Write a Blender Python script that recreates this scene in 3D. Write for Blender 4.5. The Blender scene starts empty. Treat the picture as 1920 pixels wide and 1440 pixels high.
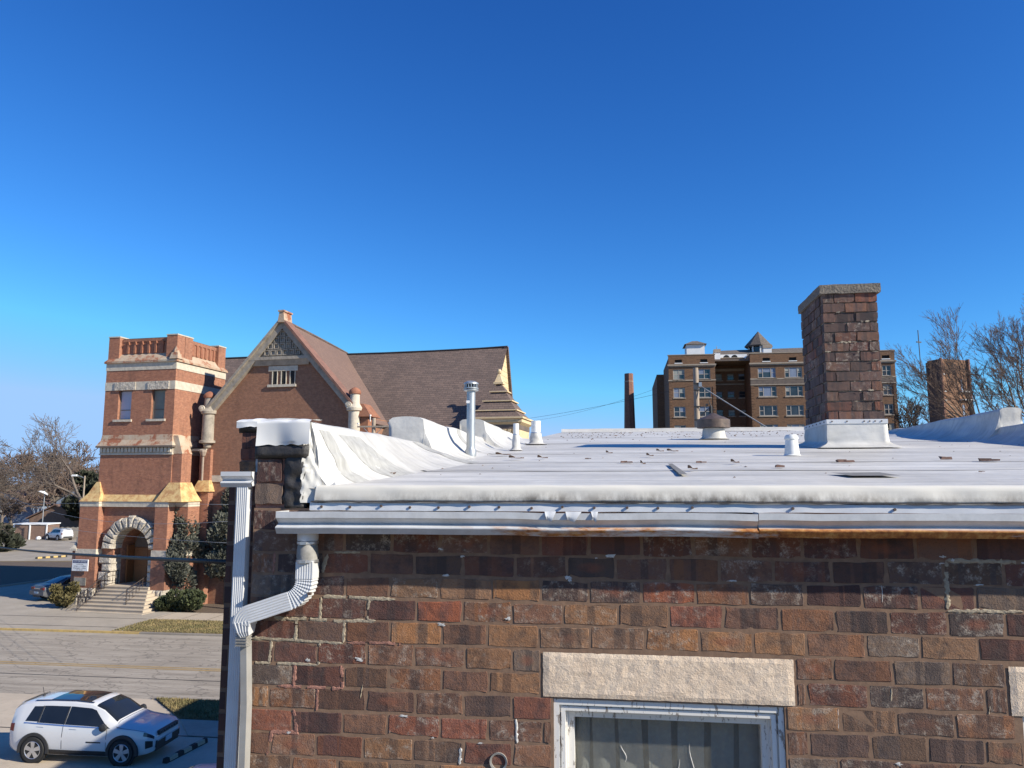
import bpy, bmesh, math, random
from mathutils import Vector, Matrix, noise as mn

random.seed(7)
SC = bpy.context.scene
COL = SC.collection
R = math.radians

# ------------------------------------------------------------------ camera, sky, sun, exposure
cam_d = bpy.data.cameras.new("camera")
cam = bpy.data.objects.new("camera", cam_d)
COL.objects.link(cam)
cam.location = (0, -3.5, 7.9)
cam.rotation_euler = (R(90 + 7.3), 0, R(8))
cam_d.sensor_width = 36
cam_d.lens = 36 * 1443 / 1920
cam_d.clip_start = 0.05
cam_d.clip_end = 6000
SC.camera = cam

SUN_EL = 30.4
SUN_DIR = Vector((0.820, -0.2665, 0.506)).normalized()
world = bpy.data.worlds.new("World")
SC.world = world
world.use_nodes = True
wn, wl = world.node_tree.nodes, world.node_tree.links
wn.clear()
sky = wn.new("ShaderNodeTexSky")
sky.sky_type = 'NISHITA'
sky.sun_disc = False
sky.sun_elevation = R(SUN_EL)
sky.sun_rotation = R(110)
sky.altitude = 200
sky.air_density = 1.0
sky.dust_density = 0.0
sky.ozone_density = 4.0
# clear cold winter air: deepen each channel of the sky the way a phone camera records it
sepc = wn.new("ShaderNodeSeparateColor")
comb = wn.new("ShaderNodeCombineColor")
wl.new(sky.outputs[0], sepc.inputs[0])
for ch, (pre, power, gain) in enumerate(((0.058, 1.66, 2.25), (0.083, 1.40, 1.50), (0.108, 1.13, 1.11))):
    m1 = wn.new("ShaderNodeMath"); m1.operation = 'MULTIPLY'; m1.inputs[1].default_value = pre * 10
    m0 = wn.new("ShaderNodeMath"); m0.operation = 'MINIMUM'; m0.inputs[1].default_value = (0.25, 0.375, 0.60)[ch]
    m2 = wn.new("ShaderNodeMath"); m2.operation = 'POWER'; m2.inputs[1].default_value = power
    m3 = wn.new("ShaderNodeMath"); m3.operation = 'MULTIPLY'; m3.inputs[1].default_value = gain * 10
    mm = wn.new("ShaderNodeMath"); mm.operation = 'MULTIPLY'; mm.inputs[1].default_value = 0.1
    wl.new(sepc.outputs[ch], m1.inputs[0]); wl.new(m1.outputs[0], mm.inputs[0]); wl.new(mm.outputs[0], m0.inputs[0])
    wl.new(m0.outputs[0], m2.inputs[0]); wl.new(m2.outputs[0], m3.inputs[0]); wl.new(m3.outputs[0], comb.inputs[ch])
bgn = wn.new("ShaderNodeBackground")
bgn.inputs[1].default_value = 0.1
wout = wn.new("ShaderNodeOutputWorld")
wl.new(comb.outputs[0], bgn.inputs[0])
wl.new(bgn.outputs[0], wout.inputs[0])

sun_d = bpy.data.lights.new("sun", 'SUN')
sun_d.energy = 4.4
sun_d.angle = R(0.53)
sun_d.color = (1.0, 0.935, 0.80)
sun = bpy.data.objects.new("sun", sun_d)
COL.objects.link(sun)
sun.rotation_euler = SUN_DIR.to_track_quat('Z', 'Y').to_euler()
sun.location = SUN_DIR * 60

SC.view_settings.view_transform = 'Standard'
SC.view_settings.look = 'None'
SC.view_settings.exposure = 0.70
SC.view_settings.gamma = 1
SC.view_settings.use_curve_mapping = False

# ------------------------------------------------------------------ materials
class NT:
    def __init__(self, name):
        self.m = bpy.data.materials.new(name)
        self.m.use_nodes = True
        self.n = self.m.node_tree.nodes
        self.l = self.m.node_tree.links
        self.b = self.n["Principled BSDF"]
        self.tc = None
    def new(self, t, **kw):
        nd = self.n.new(t)
        for k, v in kw.items():
            setattr(nd, k, v)
        return nd
    def link(self, a, b):
        self.l.new(a, b)
    def coord(self, kind="Object"):
        if self.tc is None:
            self.tc = self.new("ShaderNodeTexCoord")
        return self.tc.outputs[kind]
    def mapping(self, scale=(1, 1, 1), src=None, loc=(0, 0, 0)):
        mp = self.new("ShaderNodeMapping")
        mp.inputs["Scale"].default_value = scale
        mp.inputs["Location"].default_value = loc
        self.link(src if src is not None else self.coord(), mp.inputs["Vector"])
        return mp.outputs[0]
    def noise(self, scale=5, detail=4, rough=0.55, vec=None, dist=0.0):
        nd = self.new("ShaderNodeTexNoise")
        nd.inputs["Scale"].default_value = scale
        nd.inputs["Detail"].default_value = detail
        nd.inputs["Roughness"].default_value = rough
        nd.inputs["Distortion"].default_value = dist
        self.link(vec if vec is not None else self.coord(), nd.inputs["Vector"])
        return nd.outputs[0]
    def ramp(self, fac, stops, interp='LINEAR'):
        nd = self.new("ShaderNodeValToRGB")
        cr = nd.color_ramp
        cr.interpolation = interp
        while len(cr.elements) < len(stops):
            cr.elements.new(0.5)
        for e, (p, c) in zip(cr.elements, stops):
            e.position = p
            e.color = c if len(c) == 4 else (*c, 1)
        self.link(fac, nd.inputs[0])
        return nd.outputs[0]
    def rampf(self, fac, a, b):
        nd = self.new("ShaderNodeMapRange")
        nd.inputs[1].default_value = a
        nd.inputs[2].default_value = b
        self.link(fac, nd.inputs[0])
        return nd.outputs[0]
    def math(self, op, a, b=None):
        nd = self.new("ShaderNodeMath", operation=op)
        for i, v in enumerate((a, b)):
            if v is None:
                continue
            if isinstance(v, (int, float)):
                nd.inputs[i].default_value = v
            else:
                self.link(v, nd.inputs[i])
        return nd.outputs[0]
    def mix(self, fac, a, b, blend='MIX'):
        nd = self.new("ShaderNodeMix", data_type='RGBA', blend_type=blend)
        for sock, v in ((nd.inputs[0], fac), (nd.inputs[6], a), (nd.inputs[7], b)):
            if isinstance(v, (int, float)):
                sock.default_value = v
            elif isinstance(v, tuple):
                sock.default_value = v if len(v) == 4 else (*v, 1)
            else:
                self.link(v, sock)
        return nd.outputs[2]
    def base(self, c):
        if isinstance(c, tuple):
            self.b.inputs["Base Color"].default_value = (*c, 1)
        else:
            self.link(c, self.b.inputs["Base Color"])
    def rough(self, r):
        if isinstance(r, (int, float)):
            self.b.inputs["Roughness"].default_value = r
        else:
            self.link(r, self.b.inputs["Roughness"])
    def bump(self, h, strength=0.5, dist=0.01):
        nd = self.new("ShaderNodeBump")
        nd.inputs["Strength"].default_value = strength
        nd.inputs["Distance"].default_value = dist
        self.link(h, nd.inputs["Height"])
        self.link(nd.outputs[0], self.b.inputs["Normal"])
    def set(self, **kw):
        for k, v in kw.items():
            self.b.inputs[k.replace('_', ' ')].default_value = v

def simple(name, a, b=None, scale=8, rough=0.7, metal=0.0, bump=0.0, bdist=0.01, stretch=(1, 1, 1), detail=5):
    t = NT(name)
    if b is None:
        b = tuple(x * 0.75 for x in a)
    v = t.mapping(stretch)
    f = t.noise(scale, detail, 0.6, v)
    t.base(t.ramp(f, [(0.3, b), (0.7, a)]))
    t.rough(rough)
    t.set(Metallic=metal)
    if bump:
        t.bump(f, bump, bdist)
    return t.m

def boxuv(t):
    """object coordinates folded so that x runs along a wall and y up, on any axis-aligned wall"""
    sep = t.new("ShaderNodeSeparateXYZ"); t.link(t.coord(), sep.inputs[0])
    sn = t.new("ShaderNodeSeparateXYZ"); t.link(t.coord("Normal"), sn.inputs[0])
    ax = t.math('GREATER_THAN', t.math('ABSOLUTE', sn.outputs[0]), 0.7)
    u = t.new("ShaderNodeMix", data_type='FLOAT')
    t.link(ax, u.inputs[0]); t.link(sep.outputs[0], u.inputs[2]); t.link(sep.outputs[1], u.inputs[3])
    cb = t.new("ShaderNodeCombineXYZ")
    t.link(u.outputs[0], cb.inputs[0]); t.link(sep.outputs[2], cb.inputs[1])
    return cb.outputs[0]

def brickmat(name, c1, c2, mortar, bw=0.21, bh=0.068, ms=0.010, stain=(0.06, 0.035, 0.028), stain_amt=0.35, bump=0.6):
    t = NT(name)
    uv = boxuv(t)
    bt = t.new("ShaderNodeTexBrick")
    bt.offset = 0.5
    bt.inputs["Color1"].default_value = (*c1, 1)
    bt.inputs["Color2"].default_value = (*c2, 1)
    bt.inputs["Mortar"].default_value = (*mortar, 1)
    bt.inputs["Scale"].default_value = 1
    bt.inputs["Mortar Size"].default_value = ms
    bt.inputs["Mortar Smooth"].default_value = 0.2
    bt.inputs["Brick Width"].default_value = bw
    bt.inputs["Row Height"].default_value = bh
    t.link(uv, bt.inputs["Vector"])
    n1 = t.noise(0.55, 6, 0.72, t.mapping((1.3, 1.3, 0.5)))
    n2 = t.noise(4.5, 6, 0.75)
    c = t.mix(t.rampf(n2, 0.3, 0.75), bt.outputs[0], t.mix(1.0, bt.outputs[0], (0.58, 0.54, 0.54), 'MULTIPLY'))
    c = t.mix(t.math('MULTIPLY', t.rampf(n1, 0.52, 0.75), stain_amt), c, stain)
    t.base(c)
    t.rough(0.9)
    t.bump(t.math('MULTIPLY', t.math('SUBTRACT', 1.0, bt.outputs[1]), 1.0), bump, 0.012)
    return t.m

# --- near brick: colour given per object, banding and efflorescence from the object's own random value
def nearbrick(name="kiln_brick"):
    t = NT(name)
    oi = t.new("ShaderNodeObjectInfo")
    rnd = oi.outputs["Random"]
    off = t.new("ShaderNodeCombineXYZ")
    t.link(t.math('MULTIPLY', rnd, 91.0), off.inputs[0])
    t.link(t.math('MULTIPLY', rnd, 37.0), off.inputs[1])
    t.link(t.math('MULTIPLY', rnd, 53.0), off.inputs[2])
    va = t.new("ShaderNodeVectorMath", operation='ADD')
    t.link(t.coord(), va.inputs[0]); t.link(off.outputs[0], va.inputs[1])
    v = va.outputs[0]
    sep = t.new("ShaderNodeSeparateXYZ"); t.link(t.coord(), sep.inputs[0])
    # kiss marks: vertical bands across the length
    band1 = t.noise(13, 1, 0.4, t.mapping((1, 0.0, 0.05), v))
    band2 = t.noise(26, 1, 0.4, t.mapping((1, 0.0, 0.05), v, (7, 0, 0)))
    bm_ = t.math('ADD', t.rampf(band1, 0.47, 0.50), t.rampf(band2, 0.62, 0.64))
    wob = t.noise(35, 5, 0.65, v)
    fine = t.noise(140, 4, 0.7, v)
    big = t.noise(9, 5, 0.7, v)
    amt = t.rampf(t.math('FRACT', t.math('MULTIPLY', rnd, 7.31)), 0.15, 0.5)
    dark = t.mix(1.0, oi.outputs["Color"], (0.50, 0.50, 0.56), 'MULTIPLY')
    warm = t.mix(1.0, oi.outputs["Color"], (1.38, 1.12, 0.80), 'MULTIPLY')
    alt = t.mix(t.math('GREATER_THAN', t.math('FRACT', t.math('MULTIPLY', rnd, 29.3)), 0.62), dark, warm)
    c = t.mix(t.math('MULTIPLY', t.rampf(wob, 0.38, 0.66), 0.55), oi.outputs["Color"], warm)
    c = t.mix(t.math('MULTIPLY', t.math('MINIMUM', bm_, 1.0), t.math('MULTIPLY', amt, 0.8)), c, alt)
    # dark kiss mark across the middle of many bricks, a second one near an end
    r2 = t.math('FRACT', t.math('MULTIPLY', rnd, 57.3)); r3 = t.math('FRACT', t.math('MULTIPLY', rnd, 83.9)); r4 = t.math('FRACT', t.math('MULTIPLY', rnd, 19.1))
    xw = t.math('ADD', sep.outputs[0], t.math('MULTIPLY', t.math('SUBTRACT', wob, 0.5), 0.006))
    k1 = t.math('ABSOLUTE', t.math('SUBTRACT', xw, t.math('MULTIPLY', t.math('SUBTRACT', r2, 0.5), 0.07)))
    kiss = t.math('MULTIPLY', t.rampf(t.math('SUBTRACT', k1, t.math('MULTIPLY', r3, 0.018)), 0.013, 0.008), t.rampf(r4, 0.40, 0.5))
    k2 = t.math('ABSOLUTE', t.math('SUBTRACT', xw, t.math('MULTIPLY', t.math('SUBTRACT', r3, 0.5), 0.24)))
    kiss2 = t.math('MULTIPLY', t.rampf(k2, 0.014, 0.009), t.rampf(r4, 0.68, 0.75))
    c = t.mix(t.math('MULTIPLY', t.math('MAXIMUM', kiss, kiss2), 0.60), c, t.mix(0.5, t.mix(1.0, oi.outputs["Color"], (0.45, 0.45, 0.48), 'MULTIPLY'), (0.055, 0.046, 0.046)))
    # flashed red heart on some
    rad = t.math('ADD', t.math('POWER', t.math('MULTIPLY', sep.outputs[0], 13.0), 2), t.math('POWER', t.math('MULTIPLY', sep.outputs[2], 34.0), 2))
    heart = t.math('MULTIPLY', t.rampf(t.math('ADD', rad, t.math('MULTIPLY', wob, 1.2)), 1.5, 0.5), t.rampf(t.math('FRACT', t.math('MULTIPLY', rnd, 41.7)), 0.82, 0.92))
    c = t.mix(t.math('MULTIPLY', heart, 0.6), c, (0.26, 0.085, 0.045))
    # sooty blotches
    c = t.mix(t.math('MULTIPLY', t.rampf(big, 0.50, 0.66), 0.6), c, (0.045, 0.034, 0.033))
    # pale efflorescence on some
    ef = t.math('MULTIPLY', t.rampf(t.noise(24, 6, 0.72, v), 0.50, 0.66), t.rampf(fine, 0.38, 0.56))
    efa = t.math('MULTIPLY', t.rampf(t.math('FRACT', t.math('MULTIPLY', rnd, 13.7)), 0.35, 0.9), 0.85)
    c = t.mix(t.math('MULTIPLY', ef, efa), c, (0.44, 0.37, 0.30))
    pit = t.noise(210, 2, 0.5, v)
    c = t.mix(t.math('MULTIPLY', t.rampf(pit, 0.66, 0.72), 0.7), c, (0.03, 0.022, 0.02))
    t.base(c)
    t.rough(0.88)
    h = t.math('ADD', t.math('MULTIPLY', fine, 0.5), t.math('MULTIPLY', wob, 1.2))
    h = t.math('SUBTRACT', h, t.math('MULTIPLY', t.rampf(pit, 0.64, 0.72), 0.6))
    t.bump(h, 0.55, 0.006)
    return t.m

def membrane(name, dirt=0.3, seedloc=(0, 0, 0), stops=((0.49, 0.46, 0.41), (0.68, 0.65, 0.595))):
    t = NT(name)
    v = t.mapping((1, 1, 1), None, seedloc)
    n1 = t.noise(0.9, 6, 0.65, v)
    n2 = t.noise(3.0, 7, 0.72, t.mapping((0.22, 2.4, 1), None, seedloc), 0.6)
    n3 = t.noise(38, 3, 0.6, v)
    c = t.ramp(n1, [(0.3, stops[0]), (0.62, stops[1])])
    c = t.mix(t.math('MULTIPLY', t.rampf(n2, 0.42, 0.64), dirt), c, (0.30, 0.285, 0.255))
    c = t.mix(t.math('MULTIPLY', t.rampf(n3, 0.62, 0.75), dirt * 0.55), c, (0.34, 0.31, 0.27))
    t.base(c)
    t.rough(0.55)
    t.bump(t.noise(7, 4, 0.5, v), 0.35, 0.02)
    return t

M = {}
M['brick'] = nearbrick()
M['mortar'] = simple('tan_mortar', (0.27, 0.165, 0.105), (0.18, 0.11, 0.072), 26, 0.95, bump=0.5, bdist=0.003)
M['mortar_cream'] = simple('cream_mortar', (0.46, 0.385, 0.275), (0.27, 0.215, 0.155), 45, 0.95, bump=0.8, bdist=0.006)
M['mortar_pink'] = simple('pink_mortar', (0.38, 0.185, 0.135), (0.23, 0.112, 0.084), 45, 0.95, bump=0.8, bdist=0.006)
M['mortar_dark'] = simple('weathered_mortar', (0.27, 0.225, 0.175), (0.12, 0.095, 0.075), 40, 0.95, bump=0.8, bdist=0.006)
M['lime'] = simple('lime_smear', (0.68, 0.66, 0.62), (0.42, 0.40, 0.38), 60, 0.9, bump=0.5, bdist=0.003)
M['sidebrick'] = brickmat('weathered_brick_courses', (0.13, 0.06, 0.045), (0.075, 0.045, 0.04), (0.2, 0.13, 0.09), 0.225, 0.1, 0.012)
M['rubber'] = simple('grey_rubber', (0.36, 0.34, 0.31), (0.20, 0.19, 0.17), 20, 0.7, bump=0.2)
M['tar'] = simple('black_tar', (0.045, 0.040, 0.037), (0.022, 0.02, 0.02), 25, 0.55, bump=0.7, bdist=0.01)
M['white_metal'] = simple('white_painted_metal', (0.66, 0.66, 0.66), (0.57, 0.57, 0.57), 9, 0.38, bump=0.05)
M['galv'] = simple('galvanised_steel', (0.46, 0.48, 0.49), (0.32, 0.34, 0.355), 30, 0.42, 0.6, stretch=(1, 1, 0.2))
M['pvc'] = simple('white_pipe_plastic', (0.80, 0.79, 0.76), (0.66, 0.65, 0.61), 14, 0.5)
M['band'] = simple('steel_clamp', (0.7, 0.7, 0.7), (0.5, 0.5, 0.5), 30, 0.35, 0.8)
M['nail'] = simple('rusty_nail', (0.16, 0.10, 0.07), (0.07, 0.05, 0.04), 60, 0.7)
M['dark'] = simple('dark_void', (0.02, 0.02, 0.02), (0.012, 0.012, 0.012), 4, 0.9)
M['black_rubber'] = simple('black_rubber', (0.02, 0.02, 0.021), (0.014, 0.014, 0.014), 12, 0.8)
M['hood'] = simple('brown_weathered_hood', (0.15, 0.105, 0.082), (0.07, 0.052, 0.045), 14, 0.55, 0.2, bump=0.3)

# roof membrane (field)
t = membrane('white_roof_membrane', 0.55)
M['roofm'] = t.m
M['drape'] = membrane('white_parapet_membrane', 0.5, (3.1, 1.7, 0), ((0.47, 0.45, 0.415), (0.64, 0.62, 0.58))).m
M['clean'] = simple('clean_white_membrane', (0.76, 0.75, 0.73), (0.68, 0.67, 0.65), 4, 0.5)
M['strip'] = simple('grey_membrane_strip', (0.44, 0.43, 0.40), (0.30, 0.29, 0.265), 5, 0.6, stretch=(6, 6, 0.6))
M['patch'] = simple('grey_patch', (0.22, 0.21, 0.195), (0.15, 0.14, 0.13), 18, 0.8)
M['debris'] = simple('brown_debris', (0.23, 0.14, 0.09), (0.10, 0.065, 0.045), 40, 0.9, bump=0.5)
M['chip'] = simple('brick_chip', (0.22, 0.125, 0.092), (0.14, 0.09, 0.075), 40, 0.9, bump=0.5)

# stained fascia roll
t = NT('stained_membrane_edge')
v1 = t.mapping((4.2, 1, 2.2))
st = t.noise(3.2, 6, 0.72, v1)
st2 = t.noise(0.9, 3, 0.5, t.mapping((1, 0.1, 0.1)))
sep = t.new("ShaderNodeSeparateXYZ"); t.link(t.coord(), sep.inputs[0])
low = t.rampf(sep.outputs[2], 7.872, 7.815)
f = t.math('MULTIPLY', t.rampf(st, 0.36, 0.58), t.math('MULTIPLY', t.rampf(low, 0.05, 0.75), t.rampf(st2, 0.28, 0.52)))
c = t.mix(t.math('MULTIPLY', f, 0.9), (0.66, 0.62, 0.54), (0.17, 0.145, 0.115))
br = t.noise(1.7, 2, 0.5, t.mapping((1, 0.1, 0.3), None, (5, 0, 0)))
c = t.mix(t.math('MULTIPLY', t.rampf(br, 0.62, 0.72), 0.5), c, (0.36, 0.29, 0.19))
t.base(c); t.rough(0.6)
t.bump(t.noise(9, 3, 0.5), 0.12, 0.008)
M['edge'] = t.m

# gutter paint with rust along the lower band
t = NT('white_gutter_paint')
sep = t.new("ShaderNodeSeparateXYZ"); t.link(t.coord(), sep.inputs[0])
rn = t.noise(3.0, 6, 0.7, t.mapping((1.6, 1, 9)))
rn2 = t.noise(0.8, 2, 0.5, t.mapping((1.4, 0.05, 0.05), None, (0.3, 0, 0)))
zone = t.math('MULTIPLY', t.rampf(sep.outputs[2], 7.716, 7.706), t.rampf(sep.outputs[0], -0.95, -0.4))
zone = t.math('MULTIPLY', zone, t.rampf(sep.outputs[2], 7.664, 7.672))
rust = t.math('MULTIPLY', t.rampf(t.math('ADD', rn, t.math('MULTIPLY', rn2, 1.1)), 0.93, 1.08), zone)
rc = t.ramp(t.noise(30, 5, 0.7), [(0.3, (0.16, 0.05, 0.018)), (0.5, (0.42, 0.16, 0.04)), (0.7, (0.60, 0.34, 0.11))])
c0 = t.ramp(t.noise(11, 5, 0.7), [(0.3, (0.50, 0.50, 0.50)), (0.6, (0.62, 0.62, 0.62))])
t.base(t.mix(rust, c0, rc))
t.rough(t.math('ADD', 0.42, t.math('MULTIPLY', rust, 0.4)))
t.bump(t.math('ADD', t.noise(5, 4, 0.6), t.math('MULTIPLY', rust, 0.4)), 0.18, 0.012)
M['gutter'] = t.m

# limestone of the near lintel: rough pebbled stone
t = NT('rough_limestone')
a1 = t.noise(55, 6, 0.7); a2 = t.noise(7, 4, 0.6)
c = t.ramp(a2, [(0.3, (0.70, 0.53, 0.38)), (0.7, (0.84, 0.67, 0.50))])
c = t.mix(t.math('MULTIPLY', t.rampf(a1, 0.5, 0.3), 0.3), c, (0.46, 0.36, 0.275))
t.base(c); t.rough(0.9)
t.bump(t.math('ADD', a1, t.math('MULTIPLY', t.noise(160, 3, 0.6), 0.4)), 0.5, 0.010)
M['lintel'] = t.m
M['stone'] = simple('grey_buff_stone', (0.62, 0.55, 0.44), (0.45, 0.39, 0.31), 3.5, 0.9, bump=0.6, bdist=0.05)
M['stone_rough'] = simple('rock_faced_stone', (0.60, 0.53, 0.44), (0.36, 0.315, 0.255), 5, 0.95, bump=1.0, bdist=0.12)
t = NT('weathered_grey_stone')
c = t.ramp(t.noise(1.6, 6, 0.7), [(0.3, (0.20, 0.175, 0.145)), (0.55, (0.36, 0.31, 0.25)), (0.75, (0.45, 0.39, 0.31))])
t.base(c); t.rough(0.9); t.bump(t.noise(6, 4, 0.6), 0.5, 0.03)
M['coping'] = t.m
t = NT('rust_stained_stone')
c = t.ramp(t.noise(0.9, 6, 0.72), [(0.36, (0.46, 0.385, 0.29)), (0.50, (0.43, 0.31, 0.215)), (0.58, (0.29, 0.105, 0.055))])
t.base(c); t.rough(0.9); t.bump(t.noise(8, 4, 0.6), 0.5, 0.03)
M['stone_rust'] = t.m
t = NT('golden_stained_stone')
c = t.ramp(t.noise(1.9, 7, 0.78), [(0.34, (0.66, 0.49, 0.24)), (0.50, (0.58, 0.38, 0.16)), (0.60, (0.40, 0.19, 0.08)), (0.68, (0.60, 0.42, 0.2))])
t.base(c); t.rough(0.85); t.bump(t.noise(8, 4, 0.6), 0.4, 0.03)
M['gold'] = t.m
M['chbrick'] = brickmat('church_brick', (0.52, 0.215, 0.115), (0.38, 0.148, 0.084), (0.33, 0.22, 0.16), 0.21, 0.072, 0.010, stain_amt=0.55)
M['chbrick2'] = brickmat('church_gable_brick', (0.42, 0.195, 0.108), (0.32, 0.145, 0.083), (0.27, 0.19, 0.14), 0.21, 0.072, 0.010, stain_amt=0.25)
M['terracotta'] = simple('terracotta', (0.36, 0.15, 0.085), (0.22, 0.085, 0.05), 3, 0.85, bump=0.4, bdist=0.03)
M['copper_tile'] = simple('red_clay_ridge', (0.25, 0.125, 0.09), (0.15, 0.08, 0.062), 2.5, 0.85, bump=0.4, bdist=0.03)
M['cream_wood'] = simple('cream_painted_wood', (0.74, 0.58, 0.35), (0.62, 0.46, 0.26), 5, 0.6)
M['door'] = simple('orange_varnished_door', (0.29, 0.12, 0.045), (0.20, 0.08, 0.03), 5, 0.5, stretch=(6, 6, 0.5))
M['iron'] = simple('rusted_iron', (0.055, 0.035, 0.028), (0.03, 0.022, 0.02), 20, 0.7)

def shingles(name, c1, c2, dark, row=0.14, wid=0.33):
    t = NT(name)
    uv = t.new("ShaderNodeSeparateXYZ"); t.link(t.coord(), uv.inputs[0])
    sn = t.new("ShaderNodeSeparateXYZ"); t.link(t.coord("Normal"), sn.inputs[0])
    ax = t.math('GREATER_THAN', t.math('ABSOLUTE', sn.outputs[0]), t.math('ABSOLUTE', sn.outputs[1]))
    u = t.new("ShaderNodeMix", data_type='FLOAT')
    t.link(ax, u.inputs[0]); t.link(uv.outputs[0], u.inputs[2]); t.link(uv.outputs[1], u.inputs[3])
    cb = t.new("ShaderNodeCombineXYZ")
    t.link(u.outputs[0], cb.inputs[0]); t.link(uv.outputs[2], cb.inputs[1])
    bt = t.new("ShaderNodeTexBrick")
    bt.offset = 0.37
    bt.inputs["Color1"].default_value = (*c1, 1)
    bt.inputs["Color2"].default_value = (*c2, 1)
    bt.inputs["Mortar"].default_value = (*dark, 1)
    bt.inputs["Scale"].default_value = 1
    bt.inputs["Mortar Size"].default_value = 0.016
    bt.inputs["Mortar Smooth"].default_value = 0.3
    bt.inputs["Brick Width"].default_value = wid
    bt.inputs["Row Height"].default_value = row
    t.link(cb.outputs[0], bt.inputs["Vector"])
    n = t.noise(3, 5, 0.7); n2 = t.noise(0.25, 3, 0.6)
    c = t.mix(t.math('MULTIPLY', t.rampf(n, 0.4, 0.7), 0.4), bt.outputs[0], c2)
    c = t.mix(t.math('MULTIPLY', t.rampf(n2, 0.45, 0.7), 0.35), c, dark)
    t.base(c); t.rough(0.95)
    t.bump(t.math('SUBTRACT', 1.0, bt.outputs[1]), 0.5, 0.02)
    return t.m
M['shingle'] = shingles('brown_asphalt_shingles', (0.205, 0.142, 0.115), (0.138, 0.098, 0.083), (0.075, 0.056, 0.049), 0.16, 0.4)
M['shingle2'] = shingles('plain_brown_asphalt_shingles', (0.20, 0.125, 0.097), (0.17, 0.106, 0.084), (0.13, 0.085, 0.07), 0.16, 0.4)
M['shingle_grey'] = shingles('grey_shingles', (0.185, 0.15, 0.122), (0.125, 0.106, 0.092), (0.05, 0.044, 0.04), 0.2, 0.5)
M['aptbrick'] = brickmat('tan_apartment_brick', (0.245, 0.128, 0.064), (0.165, 0.086, 0.047), (0.21, 0.14, 0.09), 0.4, 0.14, 0.02, stain_amt=0.25)
M['aptstone'] = simple('pale_apartment_stone', (0.40, 0.33, 0.26), (0.29, 0.235, 0.18), 2, 0.85)
M['aptdark'] = simple('dark_stone_band', (0.17, 0.13, 0.105), (0.11, 0.088, 0.075), 2, 0.85)
M['stackbrick'] = brickmat('chimney_stack_brick', (0.36, 0.155, 0.10), (0.26, 0.115, 0.08), (0.27, 0.18, 0.14), 0.3, 0.1, 0.015, stain_amt=0.5)
M['orange_brick'] = brickmat('orange_tower_brick', (0.33, 0.165, 0.085), (0.25, 0.12, 0.062), (0.27, 0.18, 0.12), 0.3, 0.1, 0.015, stain_amt=0.1)
M['white_wall'] = simple('white_render', (0.80, 0.80, 0.79), (0.72, 0.72, 0.71), 2, 0.7)
M['win_frame'] = simple('pale_window_frame', (0.50, 0.44, 0.38), (0.40, 0.35, 0.30), 6, 0.6)
M['blind'] = simple('pale_blind', (0.36, 0.37, 0.335), (0.26, 0.27, 0.245), 3, 0.8)

def glass(name, col=(0.02, 0.025, 0.03), rough=0.06):
    t = NT(name)
    c = t.ramp(t.noise(0.6, 3, 0.5), [(0.35, col), (0.7, tuple(x * 2.2 for x in col))])
    t.base(c); t.rough(rough); t.set(IOR=1.6)
    return t.m
M['glass'] = glass('dark_window_glass')
M['carglass'] = glass('tinted_car_glass', (0.010, 0.012, 0.014), 0.03)
M['glass_pale'] = simple('pale_covered_window', (0.50, 0.50, 0.58), (0.42, 0.42, 0.50), 0.6, 0.45)
M['glass_grey'] = simple('grey_green_dusty_glass', (0.23, 0.235, 0.19), (0.13, 0.14, 0.12), 0.7, 0.45)
t = NT('dusty_clear_glass')
tr = t.new("ShaderNodeBsdfTransparent"); mx = t.new("ShaderNodeMixShader")
t.base((0.26, 0.255, 0.225)); t.rough(0.25)
fac = t.rampf(t.noise(26, 5, 0.7), 0.35, 0.75)
t.link(t.math('ADD', 0.22, t.math('MULTIPLY', fac, 0.16)), mx.inputs[0])
t.link(tr.outputs[0], mx.inputs[1]); t.link(t.b.outputs[0], mx.inputs[2])
t.link(mx.outputs[0], t.n["Material Output"].inputs[0])
M['dusty_glass'] = t.m
# peeling white paint over grey wood
t = NT('peeling_white_paint')
pv = t.noise(16, 6, 0.75, t.mapping((3.2, 1, 0.9)))
c = t.mix(t.rampf(pv, 0.56, 0.6), (0.74, 0.71, 0.66), (0.26, 0.22, 0.185))
t.base(c); t.rough(0.7); t.bump(t.rampf(pv, 0.52, 0.62), -0.5, 0.004)
M['peeling'] = t.m

# ground materials
t = NT('cracked_asphalt')
vo = t.new("ShaderNodeTexVoronoi", feature='DISTANCE_TO_EDGE')
vo.inputs["Scale"].default_value = 1.0
dn = t.new("ShaderNodeVectorMath", operation='ADD')
nz = t.new("ShaderNodeTexNoise"); nz.inputs["Scale"].default_value = 0.9; nz.inputs["Detail"].default_value = 5
t.link(t.coord(), nz.inputs["Vector"])
sc_ = t.new("ShaderNodeVectorMath", operation='SCALE'); sc_.inputs["Scale"].default_value = 1.3
t.link(nz.outputs[1], sc_.inputs[0])
mp = t.mapping((0.55, 1.05, 1))
t.link(mp, dn.inputs[0]); t.link(sc_.outputs[0], dn.inputs[1])
t.link(dn.outputs[0], vo.inputs["Vector"])
crack = t.rampf(vo.outputs["Distance"], 0.030, 0.008)
lon = t.noise(1.6, 6, 0.75, t.mapping((0.14, 1.4, 1)))
ag = t.noise(7, 6, 0.75)
c = t.ramp(lon, [(0.28, (0.19, 0.16, 0.125)), (0.5, (0.32, 0.275, 0.22)), (0.72, (0.43, 0.375, 0.305))])
c = t.mix(t.math('MULTIPLY', t.rampf(ag, 0.5, 0.75), 0.4), c, (0.12, 0.10, 0.088))
c = t.mix(t.math('MULTIPLY', crack, 0.5), c, (0.075, 0.063, 0.054))
t.base(c); t.rough(0.92); t.bump(t.noise(30, 4, 0.7), 0.3, 0.02)
M['road'] = t.m
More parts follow.
